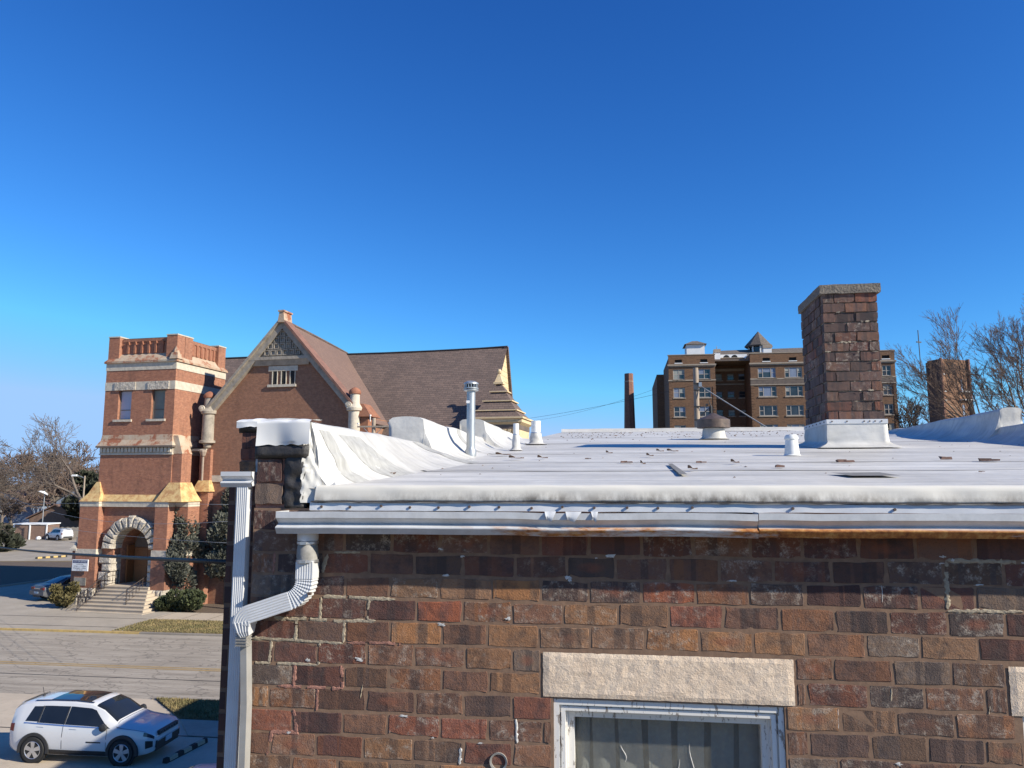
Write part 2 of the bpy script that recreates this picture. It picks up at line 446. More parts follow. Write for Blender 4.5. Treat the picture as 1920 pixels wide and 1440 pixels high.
def concrete(name, a, b, slab=None):
    t = NT(name)
    n1 = t.noise(0.35, 6, 0.7); n2 = t.noise(5, 5, 0.7)
    c = t.ramp(n1, [(0.3, b), (0.68, a)])
    c = t.mix(t.math('MULTIPLY', t.rampf(n2, 0.52, 0.75), 0.3), c, tuple(x * 0.6 for x in b))
    t.base(c); t.rough(0.9); t.bump(t.noise(20, 4, 0.6), 0.25, 0.01)
    return t.m
M['concrete'] = concrete('worn_concrete', (0.52, 0.43, 0.325), (0.38, 0.315, 0.24))
M['concrete_grey'] = concrete('grey_concrete', (0.40, 0.345, 0.275), (0.29, 0.25, 0.20))
M['lot'] = concrete('pale_lot_asphalt', (0.40, 0.345, 0.27), (0.24, 0.205, 0.165))
M['kerb'] = concrete('kerb_concrete', (0.33, 0.29, 0.24), (0.22, 0.19, 0.16))
M['yellow'] = simple('worn_yellow_paint', (0.58, 0.40, 0.13), (0.36, 0.25, 0.11), 6, 0.8)
M['yellow_line'] = simple('faded_yellow_line', (0.42, 0.27, 0.08), (0.25, 0.18, 0.10), 2.5, 0.85, stretch=(0.6, 4, 1))
M['tar_seam'] = simple('tar_seam', (0.035, 0.032, 0.03), (0.06, 0.055, 0.05), 3, 0.7)
t = NT('winter_lawn')
n1 = t.noise(1.6, 7, 0.78); n2 = t.noise(14, 5, 0.75)
c = t.ramp(n1, [(0.32, (0.26, 0.175, 0.085)), (0.52, (0.20, 0.145, 0.068)), (0.72, (0.125, 0.10, 0.048))])
c = t.mix(t.rampf(n2, 0.5, 0.8), c, (0.075, 0.06, 0.03))
t.base(c); t.rough(0.95); t.bump(n2, 0.9, 0.06)
M['lawn'] = t.m
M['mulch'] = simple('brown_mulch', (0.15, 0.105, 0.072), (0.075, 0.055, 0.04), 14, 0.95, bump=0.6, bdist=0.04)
M['bark'] = simple('grey_bark', (0.215, 0.172, 0.135), (0.12, 0.096, 0.077), 6, 0.95, bump=0.5, bdist=0.02, stretch=(1, 1, 0.25))
M['twig'] = simple('grey_brown_twigs', (0.20, 0.158, 0.13), (0.13, 0.102, 0.086), 3, 0.95)
M['twig_red'] = simple('reddish_brown_twigs', (0.20, 0.140, 0.105), (0.135, 0.095, 0.075), 0.8, 0.95)
M['twig_dark'] = simple('dark_twigs', (0.125, 0.098, 0.08), (0.08, 0.064, 0.053), 3, 0.95)
t = NT('juniper_foliage')
n1 = t.noise(0.75, 4, 0.65); n2 = t.noise(6, 4, 0.7)
c = t.ramp(n2, [(0.33, (0.050, 0.056, 0.042)), (0.52, (0.100, 0.103, 0.080)), (0.70, (0.20, 0.195, 0.16))])
c = t.mix(t.math('MULTIPLY', t.rampf(n1, 0.6, 0.7), 0.85), c, (0.16, 0.085, 0.045))
t.base(c); t.rough(0.8)
M['juniper'] = t.m
M['yew'] = simple('yew_foliage', (0.075, 0.085, 0.030), (0.025, 0.036, 0.016), 7, 0.75)
M['olive'] = simple('olive_bush_foliage', (0.17, 0.135, 0.05), (0.08, 0.07, 0.028), 5, 0.8)
M['evergreen'] = simple('dark_evergreen_foliage', (0.045, 0.050, 0.028), (0.018, 0.022, 0.014), 0.7, 0.85)
M['pole_wood'] = simple('weathered_pole_wood', (0.42, 0.34, 0.26), (0.26, 0.205, 0.16), 5, 0.9, stretch=(4, 4, 0.4), bump=0.4)
M['grey_wood'] = simple('grey_fence_wood', (0.34, 0.30, 0.25), (0.23, 0.20, 0.17), 4, 0.9, stretch=(3, 3, 0.4))
M['wire'] = simple('black_cable', (0.016, 0.016, 0.017), (0.012, 0.012, 0.012), 5, 0.6)
M['steel_wire'] = simple('grey_wire', (0.30, 0.31, 0.32), (0.22, 0.22, 0.23), 5, 0.5)
M['white_paint'] = simple('white_car_paint', (0.62, 0.62, 0.62), (0.60, 0.60, 0.60), 1, 0.22)
M['white_paint'].node_tree.nodes["Principled BSDF"].inputs["Coat Weight"].default_value = 0.6
M['silver_paint'] = simple('silver_car_paint', (0.42, 0.40, 0.38), (0.39, 0.37, 0.36), 1, 0.28, 0.6)
M['blue_paint'] = simple('dark_blue_car_paint', (0.13, 0.132, 0.14), (0.11, 0.112, 0.12), 1, 0.3, 0.1)
M['pearl_paint'] = simple('pale_car_paint', (0.58, 0.55, 0.60), (0.54, 0.51, 0.56), 1, 0.28, 0.2)
M['clad'] = simple('black_plastic', (0.03, 0.03, 0.032), (0.02, 0.02, 0.02), 10, 0.6)
M['rim'] = simple('alloy_rim', (0.66, 0.66, 0.67), (0.55, 0.55, 0.56), 6, 0.3, 0.8)
M['chrome'] = simple('chrome_trim', (0.75, 0.76, 0.78), (0.65, 0.66, 0.68), 6, 0.12, 0.9)
M['red_lens'] = simple('red_lens', (0.22, 0.015, 0.015), (0.12, 0.01, 0.01), 6, 0.15)
M['lamp_lens'] = simple('smoked_lens', (0.10, 0.105, 0.12), (0.03, 0.03, 0.035), 12, 0.08)
M['plate'] = simple('pale_blue_plate', (0.42, 0.50, 0.56), (0.30, 0.40, 0.50), 16, 0.4)
M['sign_white'] = simple('white_sign_face', (0.78, 0.78, 0.77), (0.70, 0.70, 0.70), 2, 0.5)
M['sign_blue'] = simple('navy_sign_band', (0.055, 0.075, 0.16), (0.045, 0.06, 0.13), 2, 0.5)
M['sign_text'] = simple('dark_sign_lettering', (0.07, 0.075, 0.10), (0.05, 0.05, 0.07), 2, 0.6)
M['tan_house'] = simple('yellow_siding', (0.62, 0.47, 0.23), (0.52, 0.38, 0.18), 2, 0.8)
M['brown_panel'] = simple('brown_panel', (0.23, 0.145, 0.105), (0.17, 0.105, 0.078), 3, 0.8)
M['blue_siding'] = simple('grey_blue_siding', (0.22, 0.27, 0.36), (0.16, 0.20, 0.28), 2, 0.8)

# ------------------------------------------------------------------ mesh helpers
class MB:
    def __init__(self):
        self.v = []; self.f = []; self.mi = []
    def add(self, vs, fs, mi=0):
        o = len(self.v)
        self.v.extend([tuple(p) for p in vs])
        self.f.extend([tuple(i + o for i in f) for f in fs])
        self.mi.extend([mi] * len(fs))
        return self
    def box(self, x0, x1, y0, y1, z0, z1, mi=0):
        vs = [(x0, y0, z0), (x1, y0, z0), (x1, y1, z0), (x0, y1, z0), (x0, y0, z1), (x1, y0, z1), (x1, y1, z1), (x0, y1, z1)]
        return self.add(vs, [(0, 3, 2, 1), (4, 5, 6, 7), (0, 1, 5, 4), (1, 2, 6, 5), (2, 3, 7, 6), (3, 0, 4, 7)], mi)
    def frustum(self, a, z0, b, z1, mi=0):
        (x0, x1, y0, y1), (X0, X1, Y0, Y1) = a, b
        vs = [(x0, y0, z0), (x1, y0, z0), (x1, y1, z0), (x0, y1, z0), (X0, Y0, z1), (X1, Y0, z1), (X1, Y1, z1), (X0, Y1, z1)]
        return self.add(vs, [(0, 3, 2, 1), (4, 5, 6, 7), (0, 1, 5, 4), (1, 2, 6, 5), (2, 3, 7, 6), (3, 0, 4, 7)], mi)
    def prism(self, pts, y0, y1, mi=0):
        """polygon in (x, z), counter-clockwise seen from -y, extruded in y"""
        n = len(pts)
        vs = [(x, y0, z) for x, z in pts] + [(x, y1, z) for x, z in pts]
        fs = [tuple(range(n)), tuple(range(2 * n - 1, n - 1, -1))]
        fs += [(i, i + n, (i + 1) % n + n, (i + 1) % n) for i in range(n)]
        return self.add(vs, fs, mi)
    def prismx(self, pts, x0, x1, mi=0):
        n = len(pts)
        vs = [(x0, y, z) for y, z in pts] + [(x1, y, z) for y, z in pts]
        fs = [tuple(range(n)), tuple(range(2 * n - 1, n - 1, -1))]
        fs += [(i, i + n, (i + 1) % n + n, (i + 1) % n) for i in range(n)]
        return self.add(vs, fs, mi)
    def prismz(self, pts, z0, z1, mi=0):
        n = len(pts)
        vs = [(x, y, z0) for x, y in pts] + [(x, y, z1) for x, y in pts]
        fs = [tuple(range(n - 1, -1, -1)), tuple(range(n, 2 * n))]
        fs += [(i, (i + 1) % n, (i + 1) % n + n, i + n) for i in range(n)]
        return self.add(vs, fs, mi)
    def lathe(self, prof, c=(0, 0, 0), n=16, mi=0, axis='z', cap=True):
        vs = []; fs = []
        for r, h in prof:
            for k in range(n):
                a = 2 * math.pi * k / n
                p = (r * math.cos(a), r * math.sin(a), h)
                if axis == 'y': p = (p[0], p[2], p[1])
                if axis == 'x': p = (p[2], p[0], p[1])
                vs.append((p[0] + c[0], p[1] + c[1], p[2] + c[2]))
        for i in range(len(prof) - 1):
            for k in range(n):
                fs.append((i * n + k, i * n + (k + 1) % n, (i + 1) * n + (k + 1) % n, (i + 1) * n + k))
        if cap:
            fs.append(tuple(range(n - 1, -1, -1)))
            fs.append(tuple((len(prof) - 1) * n + k for k in range(n)))
        return self.add(vs, fs, mi)
    def tube(self, pts, rad, n=6, mi=0, cap=True):
        pts = [Vector(p) for p in pts]
        rads = rad if isinstance(rad, (list, tuple)) else [rad] * len(pts)
        return self.sweep(pts, [[(math.cos(2 * math.pi * k / n) * r, math.sin(2 * math.pi * k / n) * r) for k in range(n)] for r in rads], mi, cap)
    def sweep(self, pts, rings, mi=0, cap=True, up=None):
        pts = [Vector(p) for p in pts]
        n = len(rings[0]); vs = []; fs = []
        side = None
        for i, p in enumerate(pts):
            d = (pts[min(i + 1, len(pts) - 1)] - pts[max(i - 1, 0)]).normalized()
            if side is None:
                ref = Vector(up) if up else (Vector((0, 0, 1)) if abs(d.z) < 0.9 else Vector((0, -1, 0)))
                side = ref.cross(d).normalized()
            else:
                side = (side - d * side.dot(d)).normalized()
            nrm = d.cross(side)
            for a, b in rings[i]:
                vs.append(p + side * a + nrm * b)
        for i in range(len(pts) - 1):
            for k in range(n):
                fs.append((i * n + k, i * n + (k + 1) % n, (i + 1) * n + (k + 1) % n, (i + 1) * n + k))
        if cap:
            fs.append(tuple(range(n - 1, -1, -1)))
            fs.append(tuple((len(pts) - 1) * n + k for k in range(n)))
        return self.add(vs, fs, mi)
    def grid(self, fn, nu, nv, mi=0):
        vs = [fn(i / nu, j / nv) for j in range(nv + 1) for i in range(nu + 1)]
        fs = [(j * (nu + 1) + i, j * (nu + 1) + i + 1, (j + 1) * (nu + 1) + i + 1, (j + 1) * (nu + 1) + i) for j in range(nv) for i in range(nu)]
        return self.add(vs, fs, mi)
    def mesh(self, name, mats, smooth=False, fix=True):
        me = bpy.data.meshes.new(name)
        me.from_pydata(self.v, [], self.f)
        if not isinstance(mats, (list, tuple)): mats = [mats]
        for m in mats: me.materials.append(m)
        if len(mats) > 1: me.polygons.foreach_set("material_index", self.mi)
        if fix:
            bm = bmesh.new(); bm.from_mesh(me)
            bmesh.ops.recalc_face_normals(bm, faces=bm.faces)
            bm.to_mesh(me); bm.free()
        if smooth:
            me.shade_smooth()
            if smooth != 'all':
                try: me.set_sharp_from_angle(angle=R(38))
                except Exception: pass
        me.update()
        return me
    def build(self, name, mats, parent=None, smooth=False, fix=True, **tags):
        return link(name, self.mesh(name, mats, smooth, fix), parent, **tags)

def link(name, me, parent=None, **tags):
    o = bpy.data.objects.new(name, me)
    COL.objects.link(o)
    if parent is not None: o.parent = parent
    for k, v in tags.items():
        if v: o[k] = v
    return o

def empty(name, label, cat, loc=(0, 0, 0), rz=0, group=None, parent=None):
    o = bpy.data.objects.new(name, None)
    COL.objects.link(o)
    o.location = loc; o.rotation_euler = (0, 0, rz)
    o.empty_display_size = 0.2
    if parent: o.parent = parent
    if label: o['label'] = label
    if cat: o['category'] = cat
    if group: o['group'] = group
    return o

def copy_tree(src, parent=None):
    c = src.copy(); COL.objects.link(c)
    if parent is not None: c.parent = parent
    for ch in list(src.children): copy_tree(ch, c)
    return c

def nz(x, y, z=0.0, s=1.0):
    return mn.noise(Vector((x * s, y * s, z * s)))

# ------------------------------------------------------------------ ground
def sheet(name, pts, z, mat, **tags):
    return MB().add([(x, y, z) for x, y in pts], [tuple(range(len(pts)))]).build(name, mat, None, fix=False, **tags)
def slab(name, pts, z0, z1, mat, **tags):
    return MB().prismz(pts, z0, z1).build(name, mat, None, **tags)
ST = dict(kind='structure')
sheet('ground', [(-2500, -600), (2500, -600), (2500, 3000), (-2500, 3000)], -0.012, M['lawn'], **ST)
sheet('road', [(-400, 23.9), (300, 23.9), (300, 35.1), (-400, 35.1)], 0.0, M['road'], **ST)
for nm, y0, y1, m in (('yellow_line', 28.18, 28.33, 'yellow_line'), ('yellow_line', 28.47, 28.62, 'yellow_line'), ('tar_seam', 26.60, 26.68, 'tar_seam')):
    sheet(nm, [(-400, y0), (300, y0), (300, y1), (-400, y1)], 0.004, M[m], **ST)
sheet('gutter_pan', [(-400, 34.45), (300, 34.45), (300, 35.1), (-400, 35.1)], 0.006, M['concrete_grey'], **ST)
slab('kerb', [(-400, 35.1), (-25.2, 35.1), (-25.2, 35.28), (-400, 35.28)], -0.1, 0.10, M['yellow'], **ST)
slab('kerb', [(-25.195, 35.1), (300, 35.1), (300, 35.28), (-25.195, 35.28)], -0.1, 0.10, M['kerb'], **ST)
slab('verge', [(-26.2, 35.285), (300, 35.285), (300, 38.8), (-27.0, 38.8)], -0.1, 0.105, M['lawn'], **ST)
slab('pavement', [(-27.0, 38.805), (300, 38.805), (300, 41.2), (-27.0, 41.2)], -0.1, 0.108, M['concrete'], **ST)
slab('driveway', [(-70, 35.285), (-26.205, 35.285), (-27.005, 38.8), (-27.005, 41.2), (-33.0, 42.6), (-36.2, 44.0), (-36.4, 52), (-36, 70), (-44, 70), (-45, 56), (-46.5, 49.5), (-53, 44), (-70, 43)], -0.1, 0.10, M['concrete_grey'], **ST)
for y in (36.2, 38.8):
    sheet('pavement_joint', [(-70, y), (-27.2, y), (-27.2, y + 0.05), (-70, y + 0.05)], 0.113, M['tar_seam'], **ST)
for x in [-22 - 1.6 * k for k in range(4)] + [-22 + 1.6 * k for k in range(1, 7)]:
    sheet('pavement_joint', [(x, 38.82), (x + 0.03, 38.82), (x + 0.03, 41.18), (x, 41.18)], 0.113, M['tar_seam'], **ST)
sheet('church_yard', [(-33.0, 41.21), (40, 41.21), (40, 70), (-36, 70), (-36.2, 44.0)], 0.02, M['mulch'], **ST)
slab('bank_kerb', [(-46.7, 49.5), (-46.5, 49.5), (-45.0, 56), (-44, 70), (-44.2, 70), (-45.2, 56)], -0.1, 0.22, M['kerb'], **ST)
sheet('shaded_bank', [(-46.7, 49.5), (-45.2, 56), (-44.2, 70), (-62.5, 67.6), (-140, 65.4), (-140, 44), (-53, 44)], 0.0, M['mulch'], **ST)  # grass bank lying in shade, the shade painted with the dark mulch colour
sheet('parking_lot', [(-140, 66), (-62.5, 68.2), (-45, 71.5), (-30, 72), (-30, 104), (-77, 100), (-140, 90)], 0.004, M['lot'], **ST)
# near side of the street
sheet('forecourt', [(-90, 0.5), (20, 0.5), (20, 20.2), (-13.6, 20.2), (-14.8, 21.75), (-17.1, 23.9), (-90, 23.9)], 0.004, M['concrete'], **ST)
slab('near_verge', [(-17.0, 23.85), (-14.85, 21.8), (40, 21.8), (40, 23.85)], -0.1, 0.06, M['lawn'], **ST)
slab('near_pavement', [(-14.8, 21.74), (-13.6, 20.2), (40, 20.2), (40, 21.795)], -0.1, 0.03, M['concrete_grey'], **ST)
sheet('pavement_joint', [(-60, 20.16), (18, 20.16), (18, 20.22), (-60, 20.22)], 0.012, M['tar_seam'], **ST)
sheet('pavement_joint', [(-60, 17.0), (-18, 16.2), (-18, 16.26), (-60, 17.06)], 0.010, M['tar_seam'], **ST)
slab('kerb', [(-17.2, 23.86), (40, 23.86), (40, 24.0), (-17.2, 24.0)], -0.1, 0.075, M['kerb'], **ST)

def grass(name, label_area, n, seed, z):
    rr = random.Random(seed); b = MB()
    x0, x1, y0, y1, cut = label_area
    for i in range(n):
        x, y = rr.uniform(x0, x1), rr.uniform(y0, y1)
        if cut(x, y): continue
        h = rr.uniform(.03, .10); a = rr.uniform(0, 6.28); w = rr.uniform(.012, .03)
        dx, dy = rr.uniform(-.05, .05), rr.uniform(-.05, .05)
        b.add([(x - w * math.cos(a), y - w * math.sin(a), z), (x + w * math.cos(a), y + w * math.sin(a), z), (x + dx, y + dy, z + h)], [(0, 1, 2)])
    return b.build(name, M['blade'], None, fix=False, kind='stuff')
M['blade'] = simple('dry_grass_blades', (0.30, 0.225, 0.105), (0.125, 0.115, 0.045), 1.1, 0.95, detail=7)
grass('grass', (-26.9, -19.5, 35.3, 38.78, lambda x, y: y - 35.3 > (x + 27.2) * 8), 12000, 3, .10)
grass('grass', (-17.0, -12.6, 21.82, 23.84, lambda x, y: y - 21.8 < (-14.85 - x) * .95), 9000, 4, .055)

# ------------------------------------------------------------------ the near brick building
bld = empty('brick_building', 'near dark brown brick building with white membrane roof and white gutter', 'building', (0, 0, 0))
WL, WR = -1.735, 4.5
WX0, WX1, WZ1 = -0.311, 0.662, 6.96      # window opening
W2 = (1.585, 2.56)
wall = MB()
def wallbox(x0, x1, z0, z1): wall.box(x0, x1, 0.0016, 0.30, z0, z1)
wallbox(WL + 0.004, WR, 6.965, 7.78)
for a, b in ((WL + 0.004, WX0), (WX1, W2[0]), (W2[1], WR)):
    wallbox(a, b, 5.60, 6.965)
wallbox(WL + 0.004, WR, 5.2, 5.60)
front_wall = wall.build('front_wall', M['mortar'], bld)
MB().box(-1.70, WR, 16.0, 19.4, -0.2, 8.55).build('unseen_rear_block', M['sidebrick'], bld)  # unseen rear extension, added so the building's shadow reaches the near grass
lw = MB().box(WL, WR, 0.0, 0.3, -0.2, 5.2)
lw.build('lower_wall', M['sidebrick'], bld)
shell = MB().box(-1.70, -1.49, 0.30, 16.0, -0.2, 8.0).box(WR - 0.2, WR, 0.30, 16.0, -0.2, 8.0).box(-1.49, WR - 0.2, 15.8, 16.0, -0.2, 9.1)
shell.build('side_walls', M['sidebrick'], bld)

# brick mesh variants (unit stretcher 0.211 x 0.09 x 0.085, front at y = 0)
BW, BH = 0.213, 0.0895
def brick_mesh(seed, depth=0.085):
    rr = random.Random(seed)
    j = lambda a: rr.uniform(-a, a)
    b = MB()
    hx, hz, ch = BW / 2, BH / 2, 0.0010
    outer = []
    q = .86
    per = [(-hx * .97, -hz), (-hx * .5, -hz), (0, -hz), (hx * .52, -hz), (hx * .97, -hz), (hx, -hz * q), (hx, 0), (hx, hz * q), (hx * .97, hz), (hx * .48, hz), (0, hz), (-hx * .5, hz), (-hx * .97, hz), (-hx, hz * q), (-hx, 0), (-hx, -hz * q)]
    per = [(x + j(.0016), z + j(.0030)) for x, z in per]
    if rr.random() < .6:
        k = rr.choice([4, 5, 7, 8, 12, 13, 15, 0]); per[k] = (per[k][0] * (1 - rr.uniform(.02, .07)), per[k][1] * (1 - rr.uniform(.05, .22)))
    back = [(x, depth, z) for x, z in per]
    rim = [(x + j(.0022), ch + abs(j(.0008)), z + j(.0022)) for x, z in per]
    fr = [(x * (1 - ch / hx) + j(.002), j(.0012), z * (1 - ch / hz) + j(.002)) for x, z in per]
    n = len(per)
    fs = [(i, (i + 1) % n, (i + 1) % n + n, i + n) for i in range(n)] + [(i + n, (i + 1) % n + n, (i + 1) % n + 2 * n, i + 2 * n) for i in range(n)]
    fs.append(tuple(range(2 * n, 3 * n)))
    b.add(back + rim + fr, fs)
    return b.mesh('brick', M['brick'])
BRICKS = [brick_mesh(i) for i in range(16)]
HALVES = BRICKS
PAL = {
    'maroon': [(0.125, 0.055, 0.042), (0.110, 0.052, 0.042), (0.145, 0.062, 0.046), (0.105, 0.052, 0.043)],
    'dark': [(0.105, 0.066, 0.054), (0.092, 0.064, 0.055), (0.112, 0.070, 0.056)],
    'brown': [(0.172, 0.090, 0.060), (0.155, 0.083, 0.059), (0.185, 0.098, 0.064), (0.145, 0.078, 0.057)],
    'tan': [(0.215, 0.126, 0.078), (0.230, 0.132, 0.080), (0.198, 0.116, 0.075)],
    'orange': [(0.255, 0.138, 0.076), (0.24, 0.13, 0.072)],
    'red': [(0.205, 0.078, 0.052), (0.22, 0.086, 0.056)],
    'grey': [(0.165, 0.118, 0.092), (0.145, 0.105, 0.084)],
    'purple': [(0.100, 0.060, 0.052), (0.085, 0.055, 0.050), (0.118, 0.066, 0.054), (0.075, 0.050, 0.046)],
}
def pick(weights):
    ks, ws = zip(*weights.items())
    return random.choice(PAL[random.choices(ks, ws)[0]])
def place_brick(parent, x0, x1, z0, z1, y, col, rot=0.0, name='brick', jitter=0.0007):
    me = random.choice(BRICKS)
    o = bpy.data.objects.new(name, me)
    COL.objects.link(o)
    o.parent = parent
    o.location = ((x0 + x1) / 2, y + random.uniform(-jitter, jitter), (z0 + z1) / 2)
    o.scale = ((x1 - x0) / BW, 1, (z1 - z0) / BH)
    o.rotation_euler = (random.uniform(-.005, .005), random.uniform(-.007, .007), rot + random.uniform(-.003, .003))
    k = random.uniform(0.96, 1.24)
    o.color = (col[0] * k, col[1] * k, col[2] * k, 1)
    return o
JN = 0.0145     # joint
Z_TOP = 7.775; CH = 0.1003
rows = [(Z_TOP - CH * (i + 1), Z_TOP - CH * i) for i in range(15)]
special = {(-0.82, 7.31): 'red', (0.22, 7.41): 'red', (0.34, 7.31): 'red', (-0.27, 7.21): 'tan', (0.12, 7.21): 'orange',
           (-0.60, 7.11): 'tan', (-0.52, 7.01): 'orange', (0.90, 7.31): 'dark', (-0.33, 6.91): 'maroon', (-0.05, 7.31): 'orange'}
PITCH = 0.2265
for ri, (z0, z1) in enumerate(rows):
    off = -1.387 if ri % 2 == 0 else -1.272
    xs = [off + PITCH * k for k in range(-3, 30)]
    xs = [x + random.uniform(-.011, .011) for x in xs]
    xs = [x for x in xs if WL + 0.075 < x < 2.9]
    xs = [WL] + xs
    for a, b in zip(xs[:-1], xs[1:]):
        segs = [(a, b)]
        def cut(segs, c0, c1):
            out = []
            for p, q in segs:
                if q <= c0 or p >= c1: out.append((p, q)); continue
                if p < c0 - 0.03: out.append((p, c0))
                if q > c1 + 0.03: out.append((c1, q))
            return out
        zc = (z0 + z1) / 2
        if 6.965 < zc < 7.165:
            segs = cut(segs, -0.362, 0.714); segs = cut(segs, 1.537, 2.61)
        elif zc < 6.965:
            segs = cut(segs, WX0 - .004, WX1 + .004); segs = cut(segs, W2[0] - .004, W2[1] + .004)
        for p, q in segs:
            if q - p < 0.03: continue
            xc = (p + q) / 2
            if ri < 2: w = {'maroon': 5, 'dark': 4, 'brown': 2}  # top courses weighted darker: the gutter's shade is put into their colour
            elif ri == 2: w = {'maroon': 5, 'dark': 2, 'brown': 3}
            elif xc < -0.95 and ri < 8: w = {'maroon': 6, 'dark': 2, 'brown': 2, 'grey': 1}
            elif xc > 0.8: w = {'maroon': 4, 'dark': 2, 'brown': 4, 'grey': 3, 'tan': 1}
            else: w = {'brown': 6, 'tan': 4, 'maroon': 2, 'orange': 1, 'red': .5, 'grey': 2, 'dark': 1}
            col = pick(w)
            for (sx, sz), kind in special.items():
                if p < sx < q and z0 < sz < z1: col = random.choice(PAL[kind])
            dzj = .004 * nz(xc * 1.3, ri * 3.1) + random.uniform(-.0015, .0015); gj = random.uniform(-.003, .003)
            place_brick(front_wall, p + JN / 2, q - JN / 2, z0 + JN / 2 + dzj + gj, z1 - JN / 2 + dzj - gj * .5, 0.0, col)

# corner pier of the parapet (bricks, tar strip, black coping)
pier = MB().box(WL + .006, -1.50, 0.012, 0.40, 7.78, 8.012).build('corner_pier', M['mortar_pink'], bld)
for (x0, x1, z0, z1, k) in ((-1.722, -1.600, 7.905, 8.006, 'maroon'), (-1.728, -1.592, 7.80, 7.893, 'grey'), ):
    place_brick(pier, x0, x1, z0, z1, -0.004, random.choice(PAL[k]))
def tar_lumps(name, x0, x1, z0, z1, y, th, nxs, nzs, amp, parent, edge=0.0):
    def fn(u, v):
        x = x0 + (x1 - x0) * u; z = z0 + (z1 - z0) * v
        e = min(u, 1 - u, v, 1 - v)
        d = th if e > 0.001 else -0.012
        wob = edge * nz(z * 31, 3.3 if u > .5 else 9.1) * (2 * u - 1 if u > .5 else (1 - 2 * u))
        return (x + wob, y - d - amp * nz(x * 22, z * 22, 4.2) * (1 if e > .001 else 0), z + 0.3 * edge * nz(x * 40, v * 5))
    return MB().grid(fn, nxs, nzs).build(name, M['tar'], parent, smooth='all', fix=False)
tar_lumps('tar_strip', -1.595, -1.478, 7.775, 8.03, 0.006, 0.010, 10, 26, 0.016, bld, 0.02)
tar_lumps('coping', -1.741, -1.470, 8.012, 8.082, -0.008, 0.012, 22, 5, 0.007, bld, 0.006)

# neighbouring set-back pier on the left, its short gutter and downspout
ann = MB().box(-1.952, -1.706, 0.17, 15.9, -0.2, 7.93).build('set_back_wall', M['sidebrick'], bld)
bp = MB().box(-1.905, -1.745, 0.19, 2.2, 7.93, 8.155).build('back_pier', M['mortar_pink'], bld)
for z0, z1, x0, x1, k in ((8.075, 8.150, -1.90, -1.81, 'maroon'), (8.015, 8.072, -1.905, -1.80, 'red'), (7.955, 8.005, -1.91, -1.76, 'tan'), (7.90, 7.945, -1.91, -1.82, 'dark')):
    place_brick(bp, x0, x1, z0, z1, 0.183, random.choice(PAL[k]))
tar_lumps('coping', -1.925, -1.725, 8.150, 8.200, 0.18, 0.012, 16, 4, 0.006, bld, 0.005)
GP = [(-0.130, 0.0), (-0.130, -0.026), (-0.125, -0.029), (-0.099, -0.051), (-0.132, -0.064), (-0.132, -0.068), (-0.117, -0.092), (0.0, -0.092), (0.0, -0.086), (-0.110, -0.086), (-0.124, -0.066), (-0.093, -0.052), (-0.124, -0.022), (-0.124, 0.0)]
def gutter_piece(name, x0, x1, y, z, s, nseg, parent, mat, sag=0.0):
    b = MB()
    n = len(GP)
    vs = []; fs = []
    for i in range(nseg + 1):
        x = x0 + (x1 - x0) * i / nseg
        dz = sag * nz(x * 1.7, 0.4) + sag * .4 * nz(x * 7, 2.4); dy = sag * nz(x * 2.3, 5.1)
        vs += [(x, y + p[0] * s + dy, z + p[1] * s + dz) for p in GP]
    for i in range(nseg):
        for k in range(n):
            fs.append((i * n + k, i * n + (k + 1) % n, (i + 1) * n + (k + 1) % n, (i + 1) * n + k))
    fs.append(tuple(range(n))); fs.append(tuple(nseg * n + k for k in range(n)))
    b.add(vs, fs)
    # closed end
    for x in (x0, x1):
        b.add([(x, y + p[0] * s, z + p[1] * s) for p in GP[:8]] + [(x, y, z)], [tuple(range(9))])
    return b.build(name, mat, parent)
gut = gutter_piece('gutter', -1.555, 0.563, 0.0, 7.770, 1.08, 40, bld, M['gutter'], 0.006)
gutter_piece('gutter', 0.566, WR + 0.05, 0.002, 7.7745, 1.08, 50, bld, M['gutter'], 0.005)
gutter_piece('short_gutter', -1.893, -1.738, 0.075, 7.952, 0.80, 4, bld, M['white_metal'], 0.0)
# torn flashing tabs hanging over the gutter rim
for x, w in ((-0.33, 0.05), (-0.24, 0.07), (-0.13, 0.03)):
    o = MB().grid(lambda u, v, x=x, w=w: (x + w * u * (1 - .6 * v) + .01 * v, -0.139 - 0.012 * math.sin(v * 2.5) - .006 * nz(u * 5, v * 4, x), 7.776 - 0.034 * v - .012 * u * v), 4, 4).build('torn_flap', M['white_metal'], bld, smooth='all', fix=False)
# end bits: outlet, clamps, boot, downspout
def fluted(w, d, ridges=7, depth=0.006):
    pts = []
    nn = ridges * 4
    for i in range(nn + 1):
        x = -w / 2 + w * i / nn
        pts.append((x, -d / 2 - (depth if (i % 4) in (1, 2) else 0)))
    pts += [(w / 2, d / 2), (-w / 2, d / 2)]
    return pts
dsp = MB()
path = [(-1.425, -0.075, 7.545), (-1.424, -0.075, 7.50), (-1.424, -0.076, 7.468)]
angs = 9
path2 = []
cx_, cz_, rr_ = -1.520, 7.462, 0.096
for i in range(angs + 1):
    a = -R(72) * i / angs
    path2.append((cx_ + rr_ * math.cos(a), -0.076, cz_ + rr_ * math.sin(a)))
dx, dz = path2[-1][0], path2[-1][2]
path3 = [(dx - 0.04, -0.077, dz - 0.012), (dx - 0.12, -0.078, dz - 0.039), (dx - 0.185, -0.079, dz - 0.060)]
path4 = []
bx_, bz_ = path3[-1][0], path3[-1][2]
for i in range(1, 7):
    a = R(72) * i / 6
    path4.append((bx_ - 0.055 * math.sin(a + R(18)) + 0.017, -0.079, bz_ - 0.045 * (1 - math.cos(a)) - .018 * i / 6))
allp = path + path2 + path3 + path4
rings = []
